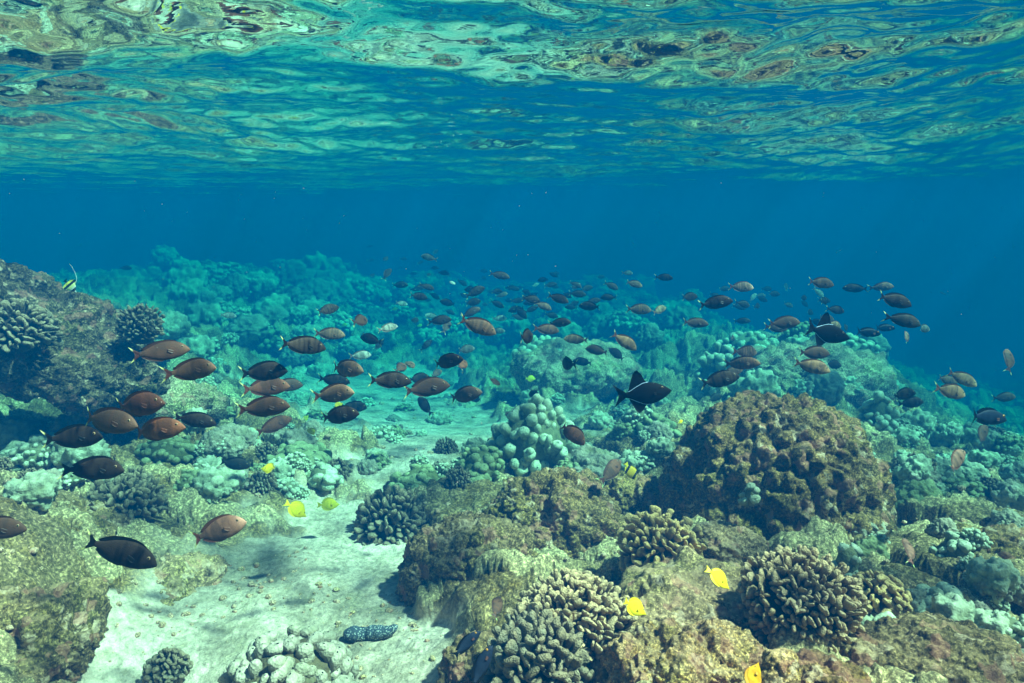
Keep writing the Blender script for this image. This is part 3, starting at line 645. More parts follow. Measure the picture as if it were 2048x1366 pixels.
def fish_mat(name, base, dark, band=0.0, pale=None, rough=0.6, edge=0.6, spec=0.10, scale=1.0):
    """skin pigment: object colour times base, darker blotches and bars; pale face mask"""
    N = NT(name); p = objcoord(N); oi = N.n("ShaderNodeObjectInfo"); rnd = oi.outputs['Random']
    c = N.mix(1.0, base, oi.outputs['Color'], 'MULTIPLY')
    off = N.n("ShaderNodeVectorMath"); off.operation = 'ADD'; N.l(p, off.inputs[0])
    cmb = N.n("ShaderNodeCombineXYZ"); N.l(N.math('MULTIPLY', rnd, 37.0), cmb.inputs[0]); N.l(N.math('MULTIPLY', rnd, 11.0), cmb.inputs[2]); N.l(cmb.outputs[0], off.inputs[1])
    mp = N.n("ShaderNodeMapping"); N.l(off.outputs[0], mp.inputs[0]); mp.inputs['Scale'].default_value = (1.5, 1, .55)
    bl = N.noise(mp.outputs[0], 4.5 * scale, 2, .5)
    c = N.mix(N.ramp(bl, [(0.42, edge), (0.60, 0.0)]), c, dark)
    if band > 0:
        wv = N.n("ShaderNodeTexWave"); N.l(off.outputs[0], wv.inputs[0]); wv.inputs['Scale'].default_value = 3.2; wv.inputs['Distortion'].default_value = 5; wv.inputs['Detail'].default_value = 1
        c = N.mix(N.math('MULTIPLY', N.ramp(wv.outputs[0], [(0.35, 0.0), (0.7, 1.0)]), band), c, dark)
    sp = N.n("ShaderNodeSeparateXYZ"); N.l(p, sp.inputs[0])
    if pale is not None:
        fm = N.math('MULTIPLY', N.ramp(sp.outputs[0], [(0.0, 0.0), (0.30, 0.0), (0.44, 1.0)]), N.ramp(rnd, [(0.35, 0.15), (0.65, 1.0)]))
        c = N.mix(N.math('MULTIPLY', fm, .75), c, N.mix(1.0, pale, oi.outputs['Color'], 'MULTIPLY'))
    fineb = N.noise(off.outputs[0], 60, 2, .5)
    c = N.mix(.35, c, N.ramp(fineb, [(0.3, .6), (0.7, 1.4)]), 'MULTIPLY')
    N.bsdf(c, rough, N.bump(fineb, .004, .3), spec); return N.m
def flat_mat(name, c, rough=0.5, emis=None, spec=0.3, tint=False):
    N = NT(name); p = objcoord(N)
    cc = N.mix(.3, c, N.ramp(N.noise(p, 30, 2), [(0.3, .6), (0.7, 1.3)]), 'MULTIPLY')
    if tint: cc = N.mix(1.0, cc, N.n("ShaderNodeObjectInfo").outputs['Color'], 'MULTIPLY')
    N.bsdf(cc, rough, None, spec); return N.m
def fin_mat(name, base, tip, tint=True, axis=0, lo=-.5, hi=-.3, rays=60):
    """fin with rays, edge colour along x"""
    N = NT(name); p = objcoord(N); sp = N.n("ShaderNodeSeparateXYZ"); N.l(p, sp.inputs[0])
    mr_ = N.n("ShaderNodeMapRange"); N.l(sp.outputs[axis], mr_.inputs[0]); mr_.inputs[1].default_value = lo; mr_.inputs[2].default_value = hi
    wv = N.n("ShaderNodeTexWave"); N.l(p, wv.inputs[0]); wv.inputs['Scale'].default_value = rays / 6; wv.bands_direction = 'Z' if axis == 0 else 'X'; wv.inputs['Distortion'].default_value = .6
    b = N.mix(.4, base, N.ramp(wv.outputs[0], [(0.3, .6), (0.8, 1.3)]), 'MULTIPLY')
    if tint: b = N.mix(1.0, b, N.n("ShaderNodeObjectInfo").outputs['Color'], 'MULTIPLY')
    c = N.mix(N.ramp(mr_.outputs[0], [(0.0, 1.0), (0.35, 1.0), (0.5, 0.0)]), b, tip)
    N.bsdf(c, .5, None, .3); return N.m

m_iris = flat_mat("eye_iris", (0.30, 0.20, 0.10), .2, spec=.6); m_iris_o = flat_mat("orange_eye_iris", (0.9, 0.38, 0.03), .2, spec=.6); m_pupil = flat_mat("eye_pupil", (0.008, 0.008, 0.010), .1, spec=.8)
m_sbody = fish_mat("surgeonfish_skin", (0.40, 0.28, 0.21), (0.05, 0.033, 0.025), .12, pale=(0.80, 0.62, 0.48))
m_sband = fish_mat("barred_surgeonfish_skin", (0.42, 0.31, 0.24), (0.08, 0.055, 0.04), .5, pale=(0.9, 0.75, 0.6))
m_sfin = fin_mat("surgeonfish_fin", (0.15, 0.075, 0.05), (0.15, 0.075, 0.05), lo=-3, hi=-2)
m_stail = fin_mat("surgeonfish_tail", (0.22, 0.09, 0.07), (0.50, 0.55, 0.20), lo=-.50, hi=-.34)
m_black = flat_mat("black_fish_skin", (0.004, 0.004, 0.005), .7, spec=.06)
m_dblue = fish_mat("dark_blue_fish_skin", (0.016, 0.022, 0.045), (0.006, 0.008, 0.015), 0, rough=.5, edge=.4)
m_bluel = flat_mat("pale_blue_line", (0.45, 0.65, 0.95), .5)
m_yel = fish_mat("yellow_tang_skin", (0.95, 0.74, 0.02), (0.75, 0.50, 0.02), 0, edge=.35)
m_yfin = flat_mat("yellow_tang_fin", (0.95, 0.68, 0.02), .5, tint=True)
m_pfin = flat_mat("translucent_brown_fin", (0.20, 0.13, 0.09), .5, tint=True)

X1 = -.335
S_TOP = [(0, -.012), (.03, .03), (.08, .075), (.16, .125), (.28, .168), (.42, .182), (.58, .168), (.74, .125), (.88, .066), (1, .034)]
S_BOT = [(0, -.028), (.03, -.048), (.08, -.072), (.16, -.108), (.28, -.142), (.42, -.158), (.58, -.150), (.74, -.112), (.88, -.058), (1, -.032)]
S_WID = [(0, .010), (.04, .026), (.12, .046), (.28, .062), (.45, .062), (.65, .045), (.85, .022), (1, .013)]
def curve_on(tab, x0, x1, a, b, dz=0.0, n=12):
    return [(x0 + (x1 - x0) * t, float(np.interp(t, [p for p, q in tab], [q for p, q in tab])) + dz) for t in np.linspace(a, b, n)]
def offset_fin(tab, x0, x1, a, b, hs, sgn, sweep=.0, n=12):
    base = curve_on(tab, x0, x1, a, b, -.012 * sgn, n); out = []
    for i, (x, z) in enumerate(base):
        u = i / (n - 1); out.append((x - sweep * u, z + sgn * float(np.interp(u, *zip(*hs)))))
    return base, out
def tail(name, x, hw, spread, length, notch, mat):
    root = [(x + .01, hw), (x + .005, 0), (x + .01, -hw)]
    trail = [(x - length, spread), (x - length * .72, spread * .72), (x - length + notch, spread * .30), (x - length + notch * 1.15, 0), (x - length + notch, -spread * .30), (x - length * .72, -spread * .72), (x - length, -spread)]
    # the tips sit behind the notch
    trail[1] = (x - length + notch * .45, spread * .68); trail[5] = (x - length + notch * .45, -spread * .68)
    return sheet(name, root, trail, mat, nu=17, nw=6, th=.006, wave=.004)
def species(kind, bend=0.0):
    P = []   # (name, mesh, location, rotation)
    if kind in ('surgeon', 'barred'):
        mb = m_sbody if kind == 'surgeon' else m_sband
        P.append(('body', body_mesh('body', S_TOP, S_BOT, S_WID, .5, X1, mb), (0, 0, 0), (0, 0, 0)))
        a, b = offset_fin(S_TOP, .5, X1, .22, .93, [(0, .01), (.12, .035), (.5, .05), (.85, .062), (1, .03)], 1, .035); P.append(('dorsal_fin', sheet('dorsal_fin', a, b, m_sfin), (0,) * 3, (0,) * 3))
        a, b = offset_fin(S_BOT, .5, X1, .48, .93, [(0, .01), (.2, .035), (.8, .055), (1, .025)], -1, .035); P.append(('anal_fin', sheet('anal_fin', a, b, m_sfin), (0,) * 3, (0,) * 3))
        P.append(('tail_fin', tail('tail_fin', X1, .032, .155, .165, .085, m_stail), (0,) * 3, (0,) * 3))
        pf = pect_mesh('pectoral_fin', .12, .06, m_pfin)
        for s in (1, -1): P.append(('pectoral_fin', pf, (.225, s * .058, -.035), (0, R(30), -s * R(12))))
        ey = eye_mesh('eye', .024, m_iris, m_pupil)
        for s in (1, -1): P.append(('eye', ey, (.375, s * .038, .055), (0, 0, 0)))
    elif kind == 'trigger':
        TT = [(0, .0), (.04, .035), (.15, .095), (.3, .155), (.48, .185), (.62, .175), (.78, .115), (.92, .05), (1, .042)]; TB = [(t, -z * .98 - .012) for t, z in TT]
        P.append(('body', body_mesh('body', TT, TB, [(0, .012), (.1, .04), (.35, .065), (.6, .055), (.85, .028), (1, .016)], .5, -.30, m_black), (0,) * 3, (0,) * 3))
        a = curve_on(TT, .5, -.30, .50, .93, -.01); P.append(('dorsal_fin', sheet('dorsal_fin', a, [(.05, .20), (-.01, .34), (-.07, .41), (-.135, .38), (-.19, .24), (-.245, .07)], m_black), (0,) * 3, (0,) * 3))
        a = curve_on(TB, .5, -.30, .52, .93, .01); P.append(('anal_fin', sheet('anal_fin', a, [(.03, -.20), (-.03, -.29), (-.09, -.325), (-.14, -.30), (-.19, -.2), (-.245, -.07)], m_black), (0,) * 3, (0,) * 3))
        P.append(('tail_fin', tail('tail_fin', -.30, .042, .20, .19, .07, m_black), (0,) * 3, (0,) * 3))
        for tb, s in ((TT, 1), (TB, -1)):
            c = [(x, 0, z + s * .002) for x, z in curve_on(tb, .5, -.30, .50, .93, 0, 14)]; P.append(('fin_base_line', tube('fin_base_line', c, [.0065] * 14, 8, [m_bluel]), (0,) * 3, (0,) * 3))
        pf = pect_mesh('pectoral_fin', .08, .05, m_black)
        for s in (1, -1): P.append(('pectoral_fin', pf, (.22, s * .055, -.02), (0, R(10), -s * R(28))))
        ey = eye_mesh('eye', .020, m_iris, m_pupil)
        for s in (1, -1): P.append(('eye', ey, (.325, s * .045, .075), (0, 0, 0)))
    elif kind == 'tang':
        TT = [(0, .0), (.05, .015), (.12, .06), (.22, .15), (.36, .23), (.5, .255), (.66, .235), (.82, .15), (.93, .06), (1, .038)]; TB = [(0, -.03), (.05, -.045), (.12, -.085), (.22, -.15), (.36, -.21), (.5, -.235), (.66, -.215), (.82, -.14), (.93, -.06), (1, -.036)]
        P.append(('body', body_mesh('body', TT, TB, [(0, .012), (.08, .022), (.2, .045), (.4, .06), (.65, .045), (.88, .02), (1, .013)], .5, -.31, m_yel), (0,) * 3, (0,) * 3))
        a, b = offset_fin(TT, .5, -.31, .27, .94, [(0, .01), (.2, .06), (.6, .10), (.85, .12), (1, .05)], 1, .05); P.append(('dorsal_fin', sheet('dorsal_fin', a, b, m_yfin), (0,) * 3, (0,) * 3))
        a, b = offset_fin(TB, .5, -.31, .42, .94, [(0, .01), (.2, .05), (.8, .11), (1, .05)], -1, .05); P.append(('anal_fin', sheet('anal_fin', a, b, m_yfin), (0,) * 3, (0,) * 3))
        P.append(('tail_fin', tail('tail_fin', -.31, .036, .15, .18, .04, m_yfin), (0,) * 3, (0,) * 3))
        pf = pect_mesh('pectoral_fin', .12, .10, m_yfin)
        for s in (1, -1): P.append(('pectoral_fin', pf, (.20, s * .055, -.03), (0, R(20), -s * R(30))))
        ey = eye_mesh('eye', .022, m_iris, m_pupil)
        for s in (1, -1): P.append(('eye', ey, (.335, s * .034, .075), (0, 0, 0)))
    elif kind == 'bluefish':
        TT = [(0, -.02), (.03, .02), (.1, .07), (.22, .12), (.38, .15), (.55, .15), (.72, .115), (.88, .062), (1, .036)]; TB = [(0, -.04), (.03, -.055), (.1, -.08), (.22, -.115), (.38, -.14), (.55, -.135), (.72, -.10), (.88, -.052), (1, -.034)]
        P.append(('body', body_mesh('body', TT, TB, [(0, .012), (.1, .045), (.3, .065), (.6, .05), (.85, .024), (1, .014)], .5, -.31, m_dblue), (0,) * 3, (0,) * 3))
        a, b = offset_fin(TT, .5, -.31, .28, .93, [(0, .01), (.15, .04), (.8, .07), (1, .05)], 1, .06); P.append(('dorsal_fin', sheet('dorsal_fin', a, b, m_black), (0,) * 3, (0,) * 3))
        a, b = offset_fin(TB, .5, -.31, .5, .93, [(0, .01), (.2, .04), (.8, .06), (1, .04)], -1, .06); P.append(('anal_fin', sheet('anal_fin', a, b, m_black), (0,) * 3, (0,) * 3))
        P.append(('tail_fin', tail('tail_fin', -.31, .036, .19, .19, .10, m_black), (0,) * 3, (0,) * 3))
        pf = pect_mesh('pectoral_fin', .10, .06, flat_mat("reddish_fin", (0.10, 0.04, 0.03), spec=.1))
        for s in (1, -1): P.append(('pectoral_fin', pf, (.27, s * .063, -.02), (0, R(5), -s * R(12))))
        ey = eye_mesh('eye', .026, m_iris_o, m_pupil)
        for s in (1, -1): P.append(('eye', ey, (.375, s * .046, .055), (0, 0, 0)))
    elif kind == 'idol':
        N = NT("moorish_idol_skin"); p = objcoord(N); sp = N.n("ShaderNodeSeparateXYZ"); N.l(p, sp.inputs[0])
        mr_ = N.math('ADD', N.math('MULTIPLY', sp.outputs[0], 1.0), .5)
        c = N.ramp(mr_, [(0, (0.02, 0.02, 0.02)), (0.24, (0.85, 0.72, 0.10)), (0.36, (0.02, 0.02, 0.025)), (0.50, (0.80, 0.78, 0.30)), (0.66, (0.85, 0.85, 0.75)), (0.74, (0.02, 0.02, 0.025)), (0.88, (0.85, 0.8, 0.7))], 'CONSTANT')
        N.bsdf(c, .5, None, .3); mi_ = N.m; mw = flat_mat("white_filament", (0.85, 0.85, 0.8), .5)
        TT = [(0, -.01), (.1, .02), (.2, .09), (.35, .24), (.5, .31), (.65, .29), (.82, .17), (.94, .06), (1, .045)]; TB = [(0, -.04), (.1, -.06), (.2, -.13), (.35, -.25), (.5, -.30), (.65, -.27), (.82, -.16), (.94, -.06), (1, -.045)]
        P.append(('body', body_mesh('body', TT, TB, [(0, .012), (.2, .04), (.4, .055), (.7, .035), (1, .012)], .5, -.33, mi_), (0,) * 3, (0,) * 3))
        P.append(('tail_fin', tail('tail_fin', -.33, .044, .14, .15, .03, m_black), (0,) * 3, (0,) * 3))
        P.append(('dorsal_fin', sheet('dorsal_fin', [(.10, .28), (0, .28), (-.12, .22), (-.25, .08)], [(.06, .42), (-.06, .50), (-.16, .42), (-.30, .16)], mi_), (0,) * 3, (0,) * 3))
        P.append(('anal_fin', sheet('anal_fin', [(.06, -.28), (-.05, -.26), (-.15, -.2), (-.26, -.08)], [(-.06, -.40), (-.14, -.42), (-.22, -.32), (-.31, -.14)], mi_), (0,) * 3, (0,) * 3))
        cc = [(.05 - .10 * t - .95 * t * t, 0, .38 + .42 * math.sin(t * 1.7)) for t in np.linspace(0, 1, 24)]
        P.append(('dorsal_filament', tube('dorsal_filament', cc, list(np.linspace(.015, .003, 24)), 8, [mw]), (0,) * 3, (0,) * 3))
        ey = eye_mesh('eye', .02, m_iris, m_pupil)
        for s in (1, -1): P.append(('eye', ey, (.31, s * .036, .05), (0, 0, 0)))
    elif kind == 'butterfly':
        N = NT("butterflyfish_skin"); p = objcoord(N); sp = N.n("ShaderNodeSeparateXYZ"); N.l(p, sp.inputs[0])
        c = N.ramp(N.math('ADD', N.math('ADD', sp.outputs[0], N.math('MULTIPLY', sp.outputs[2], .5)), .5), [(0, (0.85, 0.60, 0.03)), (0.22, (0.03, 0.03, 0.04)), (0.34, (0.72, 0.48, 0.04)), (0.72, (0.05, 0.05, 0.06)), (0.86, (0.85, 0.62, 0.05))], 'CONSTANT')
        N.bsdf(c, .5, None, .3); mi_ = N.m
        TT = [(0, -.01), (.06, .02), (.16, .10), (.3, .20), (.5, .25), (.7, .21), (.86, .12), (1, .045)]; TB = [(t, -z - .02) for t, z in TT]
        P.append(('body', body_mesh('body', TT, TB, [(0, .012), (.2, .04), (.4, .055), (.7, .035), (1, .012)], .5, -.33, mi_), (0,) * 3, (0,) * 3))
        P.append(('tail_fin', tail('tail_fin', -.33, .044, .12, .14, .02, m_yfin), (0,) * 3, (0,) * 3))
        a, b = offset_fin(TT, .5, -.33, .3, .95, [(0, .01), (.5, .07), (1, .04)], 1, .03); P.append(('dorsal_fin', sheet('dorsal_fin', a, b, mi_), (0,) * 3, (0,) * 3))
        a, b = offset_fin(TB, .5, -.33, .5, .95, [(0, .01), (.5, .07), (1, .04)], -1, .03); P.append(('anal_fin', sheet('anal_fin', a, b, mi_), (0,) * 3, (0,) * 3))
        ey = eye_mesh('eye', .022, m_iris, m_pupil)
        for s in (1, -1): P.append(('eye', ey, (.35, s * .036, .05), (0, 0, 0)))
    if bend:
        Q = []
        for nm, me, loc, re_ in P:
            if loc == (0, 0, 0):
                me = me.copy(); co = np.empty(len(me.vertices) * 3, np.float32); me.vertices.foreach_get('co', co); co = co.reshape(-1, 3)
                t = np.clip(.15 - co[:, 0], 0, 1); co[:, 1] += bend * t * t; me.vertices.foreach_set('co', co.ravel()); me.update()
            Q.append((nm, me, loc, re_))
        P = Q
    return P
_sp = {}
NAMES = {'surgeon': 'surgeonfish', 'barred': 'surgeonfish', 'trigger': 'black_triggerfish', 'tang': 'yellow_tang', 'bluefish': 'blue_surgeonfish', 'idol': 'moorish_idol', 'butterfly': 'butterflyfish'}
REAL = {'surgeon': .20, 'barred': .20, 'trigger': .24, 'tang': .14, 'bluefish': .26, 'idol': .17, 'butterfly': .14}
TONE = {  # object colour multiplied into the skin
 'brown': (.24, .165, .135), 'tan': (.50, .36, .29), 'dark': (.035, .025, .022), 'black': (.008, .008, .010), 'red': (.50, .27, .21), 'pink': (.90, .58, .52), 'pale': (1.55, 1.75, 2.0),
 'gold': (1.0, .72, .5), 'grey': (.45, .55, .65), 'blue': (.04, .07, .10), 'yellow': (1, 1, 1), 'olive': (.42, .48, .5), 'orange': (.62, .33, .22), 'n': (1, 1, 1)}
GRP = {'surgeon': "surgeonfish of the big school", 'barred': "surgeonfish of the big school", 'trigger': "black triggerfish", 'tang': "yellow tangs"}
def fish(x, y, size, ang, yaw, tone, label, kind='surgeon', real=None, roll=0, parts=True, D=None, group='auto'):
    """x,y photo position; size = unforeshortened length in photo px; ang = nose up in the picture; yaw = turn away from the picture plane
    (0 faces right, 180 faces left); everything is then placed at a real depth with a real size"""
    bend = random.choice((-.55, -.3, 0, .3, .55)) if kind in ('surgeon', 'barred') else random.choice((-.4, .4))
    key = (kind, bend)
    if key not in _sp: _sp[key] = species(kind, bend)
    yaw += random.uniform(-16, 16)
    real = real or REAL[kind] * random.uniform(.9, 1.1)
    if D is None:
        D = real * F / size; Dg = hit(x, y) * .86
        if D > Dg: D = Dg; real = size * D / F
    else: real = size * D / F
    p = at(x, y, D)
    o = bpy.data.objects.new(NAMES[kind], None); col.objects.link(o); o.empty_display_size = .05
    flip = 90 < (yaw % 360) < 270
    o.location = p
    base = Matrix([[1, 0, 0], [0, CF[1], CU[1]], [0, CF[2], CU[2]]]).to_4x4()     # x right, y away from camera, z picture-up
    rot = base @ Matrix.Rotation(R(-ang if not flip else ang), 4, 'Y') @ Matrix.Rotation(R(yaw), 4, 'Z') @ Matrix.Rotation(R(roll), 4, 'X')
    o.rotation_euler = rot.to_euler(); o.scale = (real, real, real * (random.uniform(1.0, 1.14) if kind in ('surgeon', 'barred') else 1))
    tag(o, label, "fish", GRP.get(kind) if group == 'auto' else group)
    if kind == 'bluefish' or tone is None: tone = tone or 'n'
    tc = TONE[tone]; jit = random.uniform(.88, 1.12)
    for nm, me, loc, re_ in _sp[key]:
        if not parts and nm in ('eye', 'pectoral_fin'): continue
        c = link(nm, me, o, loc); c.rotation_euler = re_; c.color = (tc[0] * jit, tc[1] * jit, tc[2] * jit, 1)
    return o
